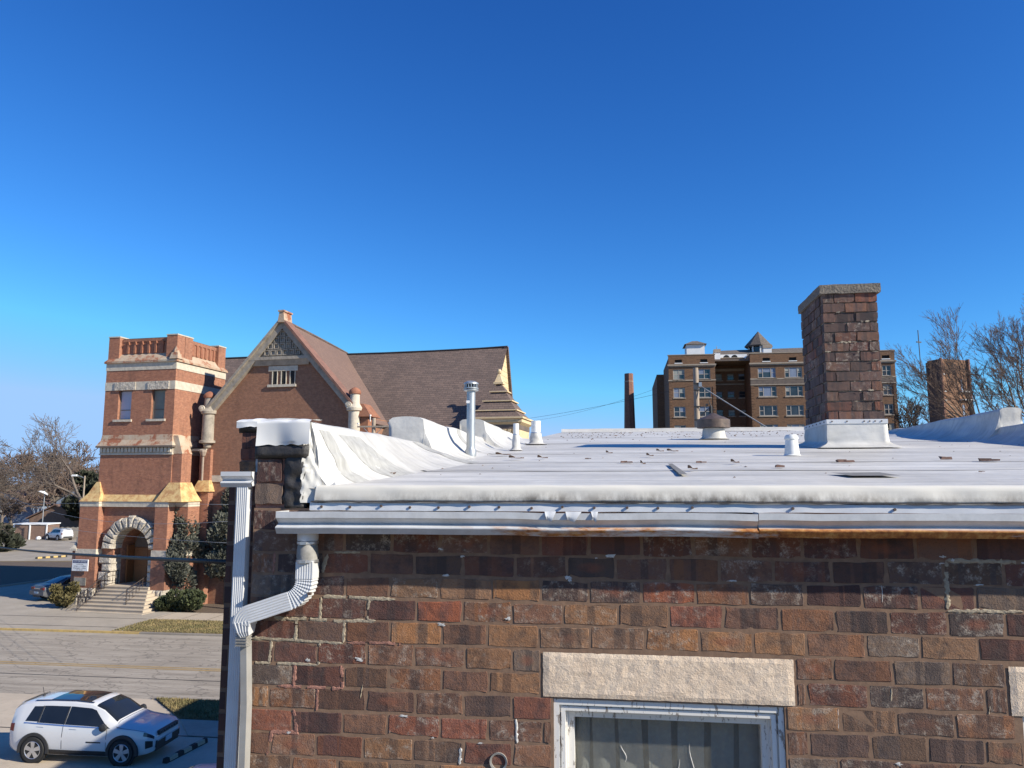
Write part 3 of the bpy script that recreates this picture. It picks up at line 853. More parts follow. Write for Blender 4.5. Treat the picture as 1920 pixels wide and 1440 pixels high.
for i in range(len(allp)):
    s = 1.0
    if len(path) <= i < len(path) + len(path2): s = 1.0 if i % 2 else 0.93
    w_ = 0.088 * s
    rings.append(fluted(w_, 0.075 * s, 6, 0.005))
# finer bend with crimps
def densify(pp, k):
    out = []
    for a, b in zip(pp[:-1], pp[1:]):
        for i in range(k):
            out.append(Vector(a).lerp(Vector(b), i / k))
    out.append(Vector(pp[-1]))
    return out
fine = densify(allp, 2)
rings = [fluted(0.082 * (0.90 if ((len(path) - 1) * 2 < i < (len(path) + len(path2) - 1) * 2 and i % 2) else 1.0), 0.072 * (0.93 if ((len(path) - 1) * 2 < i < (len(path) + len(path2) - 1) * 2 and i % 2) else 1.0), 7, 0.0011) for i in range(len(fine))]
dsp.sweep(fine, rings, up=(0, 1, 0))
down = dsp.build('downspout', M['white_metal'], bld)
ex, ez = allp[-1][0], allp[-1][2]
MB().sweep([(ex, -0.079, ez + .012), (ex + .006, -0.078, ez - 0.03), (ex + .012, -0.075, ez - 0.05)], [fluted(0.084, 0.070, 5, .004), fluted(0.062, 0.06, 5, .004), fluted(0.048, 0.05, 5, .003)], up=(0, 1, 0)).build('elbow_nose', M['white_metal'], down)
crimp = MB()
for i in range(9):
    z = ez - 0.040 - i * 0.0065
    crimp.box(-1.745 + .004 * (i % 2), -1.690 - .004 * (i % 2), -0.102 + .003 * (i % 2), -0.05, z - 0.0058, z)
crimp.build('crimped_collar', M['rubber'], down)
MB().sweep([(-1.716, -0.055, ez - 0.085), (-1.706, -0.046, 6.9), (-1.703, -0.046, 6.4), (-1.698, -0.046, 0.3)], [[(-.015, -.026), (.015, -.026), (.015, .026), (-.015, .026)]] * 4, up=(0, 1, 0)).build('lower_pipe', simple('grey_lower_pipe', (0.36, 0.35, 0.33), (0.27, 0.26, 0.245), 8, 0.5), down)
MB().lathe([(0.048, 7.700), (0.048, 7.640), (0.046, 7.636)], (-1.432, -0.062, 0), 20).build('outlet', M['white_metal'], down, smooth=True)
boot = MB()
boot.tube([(-1.432, -0.062, 7.645), (-1.431, -0.063, 7.622), (-1.430, -0.066, 7.598), (-1.428, -0.070, 7.570), (-1.426, -0.073, 7.545), (-1.425, -0.075, 7.533)], [0.043, 0.044, 0.047, 0.049, 0.046, 0.043], 18)
boot.build('rubber_boot', M['rubber'], down, smooth=True)
for z, x, y, r in ((7.627, -1.431, -0.063, 0.0475), (7.546, -1.426, -0.073, 0.0495)):
    cl = MB()
    cl.lathe([(r, -0.007), (r + .002, -0.005), (r + .002, 0.005), (r, 0.007)], (x, y, z), 24)
    cl.box(x - .014, x + .016, y - r - .012, y - r + .004, z - .006, z + .006)
    cl.build('clamp', M['band'], down, smooth=True)
MB().box(-1.40, -1.385, -.125, -.11, 7.40, 7.412).build('screw', M['nail'], down)
# left downspout, from the short gutter
LD = MB()
LD.sweep([(-1.786, 0.004, 7.885), (-1.787, 0.004, 7.0), (-1.788, 0.004, 5.0), (-1.788, 0.004, 0.3)], [fluted(0.058, 0.045, 6, 0.0015)] * 4, up=(0, 1, 0))
ld = LD.build('downspout', M['white_metal'], bld)

# lintels, window
def rough_block(x0, x1, y0, y1, z0, z1, amp, name, mat, parent, nx=40, nzz=10, **tags):
    def fn(u, v):
        x = x0 + (x1 - x0) * u; z = z0 + (z1 - z0) * v
        e = min(u * (x1 - x0), (1 - u) * (x1 - x0), v * (z1 - z0), (1 - v) * (z1 - z0))
        return (x + .003 * nz(v * 9, u * 31, 1), y0 + (0.004 if e < 1e-4 else amp * nz(x * 30, z * 30, 2.2) + amp * .6 * nz(x * 75, z * 75)), z + .003 * nz(u * 33, v * 7, 3))
    b = MB().grid(fn, nx, nzz)
    b.box(x0 + .004, x1 - .004, y0 + 0.006, y1, z0 + .004, z1 - .004)
    return b.build(name, mat, parent, fix=False, **tags)
rough_block(-0.354, 0.706, -0.006, 0.25, 6.972, 7.160, 0.0028, 'lintel', M['lintel'], bld)
rough_block(1.545, 2.60, -0.006, 0.25, 6.966, 7.158, 0.0028, 'lintel', M['lintel'], bld)
def make_window(x0, x1, z0, z1):
    fr = MB()
    def ring(a, b, y0, y1):
        xa, xb, zb = x0 + a, x1 - a, z1 - a
        xc, xd, zc = x0 + b, x1 - b, z1 - b
        fr.box(xa, xc, y0, y1, z0, zb)
        fr.box(xd, xb, y0, y1, z0, zb)
        fr.box(xc, xd, y0, y1, zc, zb)
    ring(0.002, 0.026, 0.012, 0.14)
    ring(0.026, 0.034, 0.030, 0.14)
    ring(0.034, 0.052, 0.020, 0.14)
    ring(0.052, 0.060, 0.050, 0.14)
    ring(0.060, 0.088, 0.062, 0.14)
    fr.box(x0 + .088, x1 - .088, .062, .14, z0, z0 + .05)
    w = fr.build('window', M['peeling'], bld)
    MB().box(x0 + .088, x1 - .088, 0.098, 0.102, z0 + .05, z1 - .088).build('pane', M['dusty_glass'], w)
    return w
w1 = make_window(WX0, WX1, 5.60, 6.963)
for k, (a, b) in enumerate(((-0.222, -0.165), (-0.150, -0.050), (-0.028, 0.075), (0.105, 0.205), (0.232, 0.345), (0.372, 0.468), (0.487, 0.574))):
    MB().grid(lambda u, v, a=a, b=b, k=k: (a + (b - a) * u + .006 * math.sin(v * 9 + k), 0.150 + .010 * math.sin(u * 5 + v * 3 + k) + .006 * nz(u * 3, v * 9, k), 5.62 + 1.33 * v), 6, 20).build('blind_slat', M['blind'], w1, smooth='all', fix=False)
for k in range(3):
    x = random.uniform(-.2, .55); zt = random.uniform(6.62, 6.86); ln = random.uniform(.05, .26); ph = random.uniform(0, 6)
    MB().tube([(x + .012 * math.sin(ph + t_ * .5), .0955, zt - ln * t_ / 8) for t_ in range(9)], [.0006 + .0014 * math.sin(math.pi * t_ / 8) for t_ in range(9)], 4).build('paint_drip', M['lime'], w1)
MB().box(WX0, WX1, 0.30, 0.34, 5.55, 7.0).box(WX0 - .01, WX0, .14, .34, 5.55, 7.0).box(WX1, WX1 + .01, .14, .34, 5.55, 7.0).build('room_back', simple('dim_room', (0.24, 0.20, 0.165), (0.15, 0.125, 0.10), 5, 0.9), w1)
w2 = make_window(W2[0], W2[1], 5.60, 6.963)
MB().box(W2[0], W2[1], 0.2, 0.24, 5.55, 7.0).build('room_back', M['blind'], w2)
# stub of pipe in the wall
MB().lathe([(0.028, 0.06), (0.031, -0.006), (0.039, -0.008), (0.039, 0.05)], (-0.551, 0, 6.692), 20, axis='y', cap=False).build('pipe_stub', M['rubber'], bld, smooth=True)
MB().lathe([(0.030, 0.03), (0.030, 0.034)], (-0.551, 0, 6.692), 20, axis='y').build('pipe_bore', M['dark'], bld)

# mortar repairs: rough proud beads along joints
def bead(pts, mat, w=0.0105, h=0.003, parent=front_wall, name='mortar_repair'):
    """a rough smear of mortar along a joint, ragged at its edges and broken here and there"""
    pp = densify([(p[0], 0, p[1]) for p in pts], 14)
    b = MB(); vs = []; fs = []
    n = len(pp)
    sd = random.uniform(0, 50)
    offs = (-1, -.6, -.1, .45, 1)
    for i, p in enumerate(pp):
        d = (pp[min(i + 1, n - 1)] - pp[max(0, i - 1)]).normalized()
        s_ = Vector((d.z, 0, -d.x))
        end = min(1, min(i, n - 1 - i) / 2 + .25)
        for k, o_ in enumerate(offs):
            ww = w * end * max(.12, .80 + .85 * nz(p.x * 85, p.z * 85, sd + k * 7.7) + .5 * nz(p.x * 240, p.z * 240, sd + k * 3))
            y = (0.0012 if k in (0, 4) else -h * .55 * (1.0 + .8 * nz(p.x * 34, p.z * 34, sd + k * .2)))
            q = p + s_ * o_ * ww + s_ * .003 * nz(p.x * 18, p.z * 18, sd)
            vs.append((q.x, y, q.z))
    for i in range(n - 1):
        if nz(pp[i].x * 22, pp[i].z * 22, sd + 9) < -.33: continue
        for k in range(4):
            fs.append((i * 5 + k, i * 5 + k + 1, (i + 1) * 5 + k + 1, (i + 1) * 5 + k))
    b.add(vs, fs)
    return b.build(name, mat, parent, fix=False)
def smear(x, z, w, h, mat=None, name='lime_smear'):
    sd = random.uniform(0, 99); n = 16
    vs = [(x, -.0032, z)]
    for k in range(n):
        a_ = 2 * math.pi * k / n
        r_ = max(.15, .75 + .9 * nz(math.cos(a_) * 1.9, math.sin(a_) * 1.9, sd) + .35 * nz(math.cos(a_) * 5, math.sin(a_) * 5, sd))
        vs.append((x + w * r_ * math.cos(a_), -.0022, z + h * r_ * math.sin(a_)))
    return MB().add(vs, [(0, 1 + k, 1 + (k + 1) % n) for k in range(n)]).build(name, mat or M['lime'], front_wall, fix=False)
zr = [Z_TOP - CH * i for i in range(16)]
cream = M['mortar_cream']; pink = M['mortar_pink']; lime = M['lime']
bead([(-1.52, zr[4]), (-1.39, zr[4] + .003), (-1.17, zr[4]), (-1.03, zr[4] - .004)], cream)
bead([(-1.61, zr[5] + .004), (-1.50, zr[5]), (-1.27, zr[5] - .006), (-1.12, zr[5])], cream, 0.011)
bead([(-1.385, zr[4]), (-1.387, zr[5])], cream, 0.011)
bead([(-1.155, zr[4]), (-1.158, zr[5])], cream, 0.009)
bead([(-1.50, zr[5]), (-1.503, zr[6])], cream, 0.011)
bead([(-1.272, zr[5]), (-1.272, zr[6])], cream)
bead([(-1.73, zr[6] + .01), (-1.50, zr[6] + .004), (-1.272, zr[6] - .003)], cream, 0.010)
bead([(-1.62, zr[6]), (-1.625, zr[7])], cream, 0.011)
bead([(-1.385, zr[6]), (-1.387, zr[7])], cream, 0.010)
bead([(-1.73, zr[7]), (-1.60, zr[7]), (-1.39, zr[7] - .002)], cream, 0.009)
bead([(-1.25, zr[6] + .0), (-1.12, zr[6] + .003), (-1.0, zr[6])], pink, 0.010)
bead([(-1.50, zr[7] + .004), (-1.503, zr[8])], pink)
bead([(-1.28, zr[7]), (-1.27, zr[8]), (-1.38, zr[8] - .002), (-1.58, zr[8])], pink, 0.010)
bead([(-1.387, zr[8]), (-1.39, zr[9])], pink, 0.009)
bead([(-1.50, zr[9]), (-1.48, zr[10]), (-1.60, zr[10]), (-1.62, zr[11])], pink, 0.012)
bead([(-1.36, zr[2] - .004), (-1.38, zr[3] + .01)], cream, 0.011)
bead([(-1.33, zr[2] + .004), (-1.2, zr[2] + .006)], cream, 0.006)
bead([(-1.62, zr[2]), (-1.625, zr[3])], pink, 0.008)
bead([(1.335, zr[2]), (1.335, zr[3]), (1.33, zr[4])], cream, 0.011)
bead([(1.335, zr[2] + .003), (1.55, zr[2]), (1.75, zr[2])], M['mortar_cream'], 0.010)
bead([(1.33, zr[4] - .003), (1.45, zr[4]), (1.62, zr[4])], cream, 0.009)
bead([(-0.475, zr[9]), (-0.47, zr[10])], lime, 0.007)
bead([(-0.72, zr[10] - .03), (-0.725, zr[11])], lime, 0.009)
for k in range(34):
    x = random.uniform(-1.55, 1.75); r_ = random.choice([1, 1, 2, 2, 2, 3, 3, 3, 4, 5, 6, 7, 8, 9, 10])
    if r_ >= 5 and -0.38 < x < 0.73: continue
    on_brick = random.random() < .3
    smear(x, zr[r_] + (random.uniform(-.05, .05) if on_brick else random.uniform(-.012, .010)), random.uniform(.006, .024), random.uniform(.003, .009) * (1.4 if on_brick else 1))
for k in range(7):
    x = random.choice([random.uniform(-1.6, -.9), random.uniform(.8, 1.75)]); r_ = random.randint(2, 11)
    z = zr[r_] + random.uniform(-.03, .03)
    bead([(x, z), (x + random.uniform(-.012, .012), z - random.uniform(.03, .08))], random.choice([M['lime'], M['mortar_cream']]), random.uniform(.002, .005), .002, name='lime_run')

# ---- roof membrane
RZ = lambda y: 7.88 + 0.08 * y
def roof_z(x, y):
    z = RZ(y)
    z += 0.006 * nz(x * .9, y * .9, .3) + 0.0025 * nz(x * 3, y * 5, 2)
    return z
def roof_fn(u, v):
    x = -1.47 + (WR - .1 + 1.47) * u
    y = 16.0 * v ** 1.6
    return (x, y, roof_z(x, y) - (0.010 * max(0, 1 - y / .06) if y < .06 else 0))
roof = MB().grid(roof_fn, 74, 110).build('roof', M['roofm'], bld, smooth='all', fix=False)
# lap seams
def strip(name, y0, y1, mat, x0=-1.38, x1=WR - .15, dz=0.006, wob=0.012):
    return MB().grid(lambda u, v: (x0 + (x1 - x0) * u, (y0 if v < .5 else y1) + wob * nz(u * 9, v, y0), roof_z(x0 + (x1 - x0) * u, (y0 + y1) / 2 + (v - .5) * (y1 - y0)) + dz), 70, 1).build(name, mat, roof, smooth='all', fix=False)
seamdark = simple('dirty_seam', (0.56, 0.53, 0.48), (0.27, 0.25, 0.22), 1.6, 0.8, stretch=(1, 3, 1))
for y in (1.05, 1.95, 3.4):
    strip('seam', y, y + random.uniform(.022, .045), seamdark, dz=.007, wob=.02)
for y in (6.4, 9.6):
    strip('seam', y, y + random.uniform(.05, .10), seamdark, dz=.012, wob=.05)
# grit scattered far up the roof
gr = MB()
for k in range(420):
    x = random.uniform(-1.2, 4.2); y = random.uniform(9.5, 15.5) if k % 4 else random.uniform(0.3, 9)
    s = random.uniform(.006, .03) * (1 if y > 8 else .45)
    z = roof_z(x, y) + .003
    a = random.uniform(0, 6)
    gr.add([(x + s * math.cos(a), y + s * math.sin(a), z), (x + s * .8 * math.cos(a + 2), y + s * 1.2 * math.sin(a + 2), z), (x + s * math.cos(a + 4), y + s * math.sin(a + 4), z), (x, y, z + s * .5)], [(0, 1, 3), (1, 2, 3), (2, 0, 3)])
gr.build('roof_grit', M['debris'], roof, kind='stuff')
# far edge curb
MB().grid(lambda u, v: (-1.45 + (WR + 1.40) * u, 15.55 + (0.0, .10, .16, .45)[round(v * 3)], RZ(15.6) + (0.0, .02, .10, .10)[round(v * 3)] + .008 * nz(u * 14, v, 8)), 60, 3).build('rear_upstand', M['drape'], roof, smooth='all', fix=False)
# rolled front edge
prof = [(0.12, 0.006), (0.05, 0.009), (0.012, 0.008), (0.002, 0.003), (-0.004, -0.006), (-0.010, -0.030), (-0.016, -0.052), (-0.016, -0.064), (0.0, -0.067)]
def edge_fn(u, v):
    x = -1.425 + (WR + 1.42) * u
    i = v * (len(prof) - 1); k = min(int(i), len(prof) - 2); fr = i - k
    p = (prof[k][0] * (1 - fr) + prof[k + 1][0] * fr, prof[k][1] * (1 - fr) + prof[k + 1][1] * fr)
    wz = .0035 * nz(x * 5, 1.5) + .002 * nz(x * 17, 3.3)
    return (x, p[0] + .005 * nz(x * 6, v * 3, 4), 7.88 + p[1] + wz * (1 if p[1] < -.05 else .5))
MB().grid(edge_fn, 260, 16).build('roof_edge', M['edge'], roof, smooth='all', fix=False)
MB().grid(lambda u, v: (-1.445 + (WR + 1.44) * u, (0.0, -0.020, -0.024, 0.004)[round(v * 3)] - .004 * nz(u * 80, v), (7.812, 7.806, 7.772, 7.768)[round(v * 3)] + .0025 * nz(u * 60, 2)), 160, 3).build('drip_edge', M['white_metal'], bld, smooth=True, fix=False)
MB().grid(lambda u, v: (-1.44 + (WR + 1.43) * u, -0.018 - .012 * v, 7.815 - .006 * v + .004 * nz(u * 90, v * 2, 6) + .004 * nz(u * 23, 3)), 200, 1).build('sealant_line', M['tar'], bld, smooth='all', fix=False)
for k in [*range(13), 15, 18, 22]:
    x = -1.385 + 0.1405 * k + random.uniform(-.006, .006)
    MB().lathe([(0.006, -0.030), (0.006, -0.023)], (x, 0, 7.790 + random.uniform(-.004, .003)), 8, axis='y').build('nail', M['nail'], bld)
# stepped parapets under loose membrane
def parapet(name, y0, y1, ztop, xo, xi, foot0, foot1, parent, seed, front=True, side=1, ny=26, endrun=0.35, strips=(), bulk=(1.8, 1.7)):
    """side=+1: roof lies on +x of the wall; xo outer, xi inner top, foot x at y0 / y1"""
    b = MB()
    def fn(u, v):
        y = y0 + (y1 - y0 + endrun) * v
        past = max(0.0, y - y1) / endrun if endrun else 0
        fx = foot0 + (foot1 - foot0) * min(1, v ** .7)
        wr = 0.020 * nz(y * 2.6 + u * 2, u * 3, seed) + 0.009 * nz(y * 6 - u * 5, u * 7, seed + 3) + .004 * nz(y * 17, u * 15, seed)
        zr_ = roof_z(fx, y) - .008
        zt = ztop + 0.010 * nz(y * 3, .7, seed) + .012 * (nz(y * 1.3, .2, seed))
        zt = zt * (1 - past ** 1.5) + (zr_ + .01) * past ** 1.5
        if u < .12: return (xo - side * .012, y, zt - .10 * (1 - u / .12) - .004)
        if u < .34:
            k = (u - .12) / .22
            return (xo - side * .01 + (xi - xo) * k, y, zt + .012 * math.sin(k * math.pi))
        k = (u - .34) / .66
        x = xi + (fx - xi) * (k ** bulk[0])
        z = zt + (zr_ - zt) * (1 - (1 - k) ** bulk[1])
        return (x + side * wr * math.sin(k * math.pi), y, z + .5 * wr * math.sin(k * math.pi))
    b.grid(fn, 28, ny)
    if front:
        nu = 28
        ring = [fn(i / nu, 0) if front != 2 else fn(.36 + .64 * i / nu, 0) for i in range(nu + 1)]
        zb = RZ(y0) - .02
        k0 = len(b.v)
        vs = []
        cols = 5
        for j in range(cols + 1):
            for (x, y, z) in ring:
                zz = z + (max(zb, z - .4) - z) * j / cols
                if j == cols: zz = zb if zb < z else z
                vs.append((x, y - (.010 * nz(x * 14, zz * 14, seed) + .006 * nz(x * 33, zz * 30, seed)) * (1 if 0 < j else 0), zz))
        fs = [(j * (nu + 1) + i, (j + 1) * (nu + 1) + i, (j + 1) * (nu + 1) + i + 1, j * (nu + 1) + i + 1) for j in range(cols) for i in range(nu)]
        b.add(vs, fs)
    o = b.build(name, M['drape'], parent, smooth='all', fix=False)
    for v0, v1, u0, u1, lean_ in strips:
        def sf(u, v):
            uu = u0 + (u1 - u0) * v; vv = v0 + (v1 - v0) * u + lean_ * v
            x, y, z = fn(uu, vv)
            return (x + side * .0016, y, z + .0016)
        MB().grid(sf, 6, 26).build('membrane_strip', M['strip'], o, smooth='all', fix=False)
    return o
parapet('parapet_membrane', 0.035, 2.05, 8.200, -1.735, -1.475, -1.375, -0.92, bld, 1.0, front=True, endrun=0.42, ny=40, bulk=(1.12, 1.45), strips=((.03, .08, .40, .97, .05), (.13, .26, .42, .95, .10), (.74, .83, .36, .93, .04)))
parapet('parapet_membrane', 2.15, 4.65, 8.385, -1.725, -1.47, -1.22, -0.95, bld, 5.0, ny=40, strips=((.42, .47, .36, .8, .0),))
parapet('parapet_membrane', 4.75, 8.4, 8.575, -1.725, -1.47, -1.15, -0.95, bld, 9.0, ny=40, endrun=0.8)
parapet('parapet_membrane', 5.95, 9.9, 8.735, 4.52, 4.30, 4.02, 3.75, bld, 13.0, side=-1, ny=40, endrun=0.9)
parapet('parapet_membrane', 2.6, 6.4, 8.525, 4.50, 4.28, 4.05, 3.85, bld, 17.0, side=-1, ny=40, endrun=0.3)
MB().box(-1.72, -1.50, .36, 8.2, 7.9, 8.16).box(4.30, 4.50, .3, 10, 7.9, 8.35).build('parapet_core', M['sidebrick'], bld)
# front flaps of the first parapet step
def flap(name, x0, x1, z0, z1, y, parent, seed, curl=.012):
    """loose sheet hanging over the front of a parapet and rolling back over its top"""
    def fn(u, v):
        x = x0 + (x1 - x0) * u
        wv = curl * (.8 * math.sin(u * 6 + seed + v) + .7 * nz(u * 3, v * 1.2, seed))
        if v < .62:
            k = v / .62
            return (x, y - .016 - wv * (1 - k * .5), z0 + (z1 - z0) * k * .94 + (.010 * nz(u * 7, seed) + .006 * u if v < .05 else 0))
        a_ = (v - .62) / .38 * math.pi / 2
        return (x + .006 * nz(v * 7, u), y - .016 - wv * .5 * math.cos(a_) + .15 * (1 - math.cos(a_)) , z0 + (z1 - z0) * .94 + .022 * math.sin(a_) + .006 * nz(u * 6, v, seed))
    return MB().grid(fn, 26, 22).build(name, M['clean'], parent, smooth='all', fix=False)
flap('membrane_flap', -1.722, -1.455, 8.074, 8.192, -0.006, bld, 2.2)
flap('membrane_flap', -1.925, -1.715, 8.178, 8.208, 0.18, bld, 6.2, .006)
MB().grid(lambda u, v: (-1.93 + .21 * u, .20 + 1.6 * v, 8.212 - .016 * u + .006 * nz(u * 3, v * 5, 3)), 8, 14).build('membrane_flap', M['clean'], bld, smooth='all', fix=False)
# torn white edge beside the tar strip
MB().grid(lambda u, v: (-1.497 + (.012 * nz(v * 17, 2) + .010 * nz(v * 41, 5)) * (1 - u) + (.018 + .105 * (1 - v) ** 1.3) * u, -.004 + .03 * u + .010 * nz(u * 5, v * 8, 2) - .006 * (1 - v), 7.806 + .375 * v), 10, 40).build('torn_membrane', M['drape'], bld, smooth='all', fix=False)
# fold at the roof corner
MB().grid(lambda u, v: (-1.42 + .10 * u * (1 - .3 * v), .0 - .012 * (1 - v) + .05 * v, 7.815 + .09 * v * (.6 + .4 * u) - .004 * math.sin(u * 3)), 6, 6).build('corner_fold', M['drape'], roof, smooth='all', fix=False)

# patches and debris on the roof
def quadpatch(name, pts, mat, dz=.012):
    return MB().add([(x, y, roof_z(x, y) + dz) for x, y in pts], [(0, 1, 2, 3)]).build(name, mat, roof, fix=False)
quadpatch('patch', [(1.135, .545), (1.375, .575), (1.345, .80), (1.09, .765)], M['patch'])
quadpatch('patch', [(0.305, .62), (0.345, .63), (0.33, 1.60), (0.30, 1.58)], M['patch'])
deb = [('leaf1', -1.292, .647, .085, 'leaf'), ('b', -0.80, 2.37, .10, 'leaf'), ('c', -.60, 2.42, .07, 'leaf'), ('d', -.256, 2.41, .03, 'chip'), ('e', .022, 1.82, .05, 'chip'), ('f', .227, 2.70, .05, 'leaf'),
       ('g', .139, 1.51, .03, 'leaf'), ('h', .516, 1.79, .045, 'chip'), ('i', .731, 1.66, .05, 'leaf'), ('j', .933, 1.26, .055, 'brick'), ('k', 1.444, 1.86, .07, 'chip'), ('l', 2.198, 2.14, .08, 'brick'),
       ('m', 2.352, 1.93, .075, 'chip'), ('n', 1.869, .87, .02, 'chip'), ('o', .35, 3.58, .06, 'leaf'), ('p', .458, 3.57, .09, 'leaf'), ('q', -1.0, 3.0, .11, 'leaf'), ('r', .40, .98, .05, 'leaf'), ('s', 1.50, 1.88, .05, 'brick'), ('t', -0.1, 3.2, .05, 'leaf')]
where = {'d': 'tiny brown chip between the two white pipes and the narrow grey strip', 'e': 'brown double chip on the roof just left of the narrow grey strip', 'f': 'thin brown leaf scrap just behind the head of the narrow grey strip', 'g': 'small leaf scrap touching the left side of the narrow grey strip', 'h': 'brown chip right of the head of the narrow grey strip', 'i': 'brown leaf scrap halfway between the narrow grey strip and the white conical vent', 'o': 'small leaf scrap in the long chimney shadow, left of a longer one', 'p': 'long leaf scrap in the chimney shadow in front of the hood vent', 't': 'brown leaf scrap right of the two white pipes near the chimney shadow tip',
         'leaf1': 'curled brown leaf lying near the left end of the white roof edge', 'j': 'broken brick piece lying in front of the white conical vent', 'l': 'reddish brick piece right of the chimney on the white roof',
         'm': 'rounded brown brick chip near the right edge of the white roof', 'k': 'brown chip heap in front of the chimney skirt', 'q': 'long brown leaf litter beside the foot of the shiny flue pipe',
         'b': 'long brown twig in front of the two white pipes, left piece', 'c': 'short brown twig in front of the two white pipes, right piece', 'r': 'brown leaf resting on the narrow grey strip on the roof', 'n': 'tiny dark chip right of the grey rectangular patch', 's': 'flat brick flake beside the brown chip heap in front of the chimney'}
for key, x, y, s, kind in deb:
    rr = random.Random(key)
    z = roof_z(x, y) + .010
    b = MB()
    if kind == 'leaf':
        b.grid(lambda u, v: (x + s * (u - .5), y + s * .5 * (v - .5) * math.sin(u * math.pi), z + .010 + .012 * math.sin(u * 5 + 1) * abs(v - .5) * 2 + .014 * abs(v - .5)), 6, 4)
        b.grid(lambda u, v: (x + s * (u - .35), y + s * .3 * (v - .5) + .02, z + .004 + .01 * v * u), 3, 2)
    else:
        hx, hy, hz = s / 2, s * .3, s * (.26 if kind == 'chip' else .3)
        pts = []
        for sx in (-1, 1):
            for sy in (-1, 1):
                for sz in (0, 1):
                    pts.append((x + sx * hx * rr.uniform(.6, 1.05), y + sy * hy * rr.uniform(.6, 1.05), z + sz * hz * rr.uniform(.6, 1.1) - .004))
        b.add(pts, [(0, 1, 3, 2), (4, 6, 7, 5), (0, 4, 5, 1), (2, 3, 7, 6), (1, 5, 7, 3), (0, 2, 6, 4)])
        if kind == 'chip': b.add([(p[0] * 1 + s * .7 * 1, p[1], z + (p[2] - z) * .6) for p in pts], [(0, 1, 3, 2), (4, 6, 7, 5), (0, 4, 5, 1), (2, 3, 7, 6), (1, 5, 7, 3), (0, 2, 6, 4)])
    lab = where[key]
    nm = {'leaf': 'dead_leaf', 'chip': 'brick_chip', 'brick': 'brick_fragment'}[kind]
    b.build(nm, M['chip'] if kind != 'leaf' else M['debris'], None, fix=False, label=lab, category=nm.replace('_', ' '), group='scraps lying on the white roof')

# ---- roof chimney
CX0, CX1, CY0, CY1 = 2.024, 2.552, 4.40, 5.30
CZ0, CZ1 = 8.495, 9.775
chim = MB().frustum((CX0 + .012, CX1 - .012, CY0 + .012, CY1 - .012), 8.2, (CX0 + .012, CX1 - .012, CY0 + .012, CY1 - .012), CZ1).build('chimney', M['mortar_dark'], bld)
cc = (CZ1 - CZ0) / 13
cw = {'purple': 8, 'maroon': 2, 'dark': 2}
for r_ in range(13):
    z0 = CZ0 + cc * r_; z1 = z0 + cc
    # front
    xs = [CX0, CX0 + .225, CX0 + .43, CX1] if r_ % 2 else [CX0, CX0 + .11, CX0 + .325, CX1]
    xs = [xs[0]] + [x + random.uniform(-.012, .012) for x in xs[1:-1]] + [xs[-1]]
    for a, b_ in zip(xs[:-1], xs[1:]):
        place_brick(chim, a + .004 + random.uniform(-.006, .004), b_ - .006 + random.uniform(-.004, .006), z0 + .006, z1 - .005, CY0 + random.uniform(-.009, .006), pick(cw))
    # left
    ys = [CY0 + .10 + .2266 * k for k in range(-1, 6)] if r_ % 2 else [CY0 + .2266 * k for k in range(0, 6)]
    ys = [min(max(y + random.uniform(-.01, .01), CY0 + .088), CY1) for y in ys]
    for a, b_ in zip(ys[:-1], ys[1:]):
        if b_ - a < .04: continue
        o = place_brick(chim, 0, b_ - a - .010, z0 + .006, z1 - .005, 0, pick(cw), rot=-math.pi / 2)
        o.location = (CX0 + random.uniform(-.006, .006), (a + b_) / 2, (z0 + z1) / 2)
rest = MB()
rest.box(CX1 - .06, CX1 + .001, CY0 + .10, CY1, CZ0, CZ1).box(CX0 + .09, CX1 - .06, CY1 - .06, CY1 + .001, CZ0, CZ1)
rest.build('brick_courses', M['sidebrick'], chim, kind='stuff')
def cap_fn(b):
    x0, x1, y0, y1, z0, z1 = CX0 - .022, CX1 + .028, CY0 - .026, CY1 + .03, CZ1 - .002, CZ1 + .087
    return b.box(x0, x1, y0, y1, z0, z1)
bmc = bmesh.new(); mb_ = MB(); cap_fn(mb_)
capo = mb_.mesh('cap', simple('pebbly_concrete', (0.24, 0.21, 0.17), (0.12, 0.10, 0.085), 45, 0.95, bump=1.0, bdist=0.02))
bmc.from_mesh(capo)
bmesh.ops.subdivide_edges(bmc, edges=bmc.edges, cuts=7, use_grid_fill=True)
for v in bmc.verts:
    v.co += Vector((nz(v.co.x * 19, v.co.y * 19, v.co.z * 19), nz(v.co.x * 19 + 9, v.co.y * 19, v.co.z * 19), nz(v.co.x * 15, v.co.y * 15 + 9, v.co.z * 15))) * .006
bmc.to_mesh(capo); bmc.free()
link('cap', capo, chim)
for k in range(22):
    o = smear(0, 0, random.uniform(.010, .035), random.uniform(.005, .014), random.choice([M['mortar_dark'], M['mortar_cream']]), 'mortar_smear')
    o.parent = chim
    o.location = (random.uniform(CX0 + .03, CX1 - .03), CY0 - .010, CZ0 + cc * random.randint(1, 12) + random.uniform(-.01, .01))
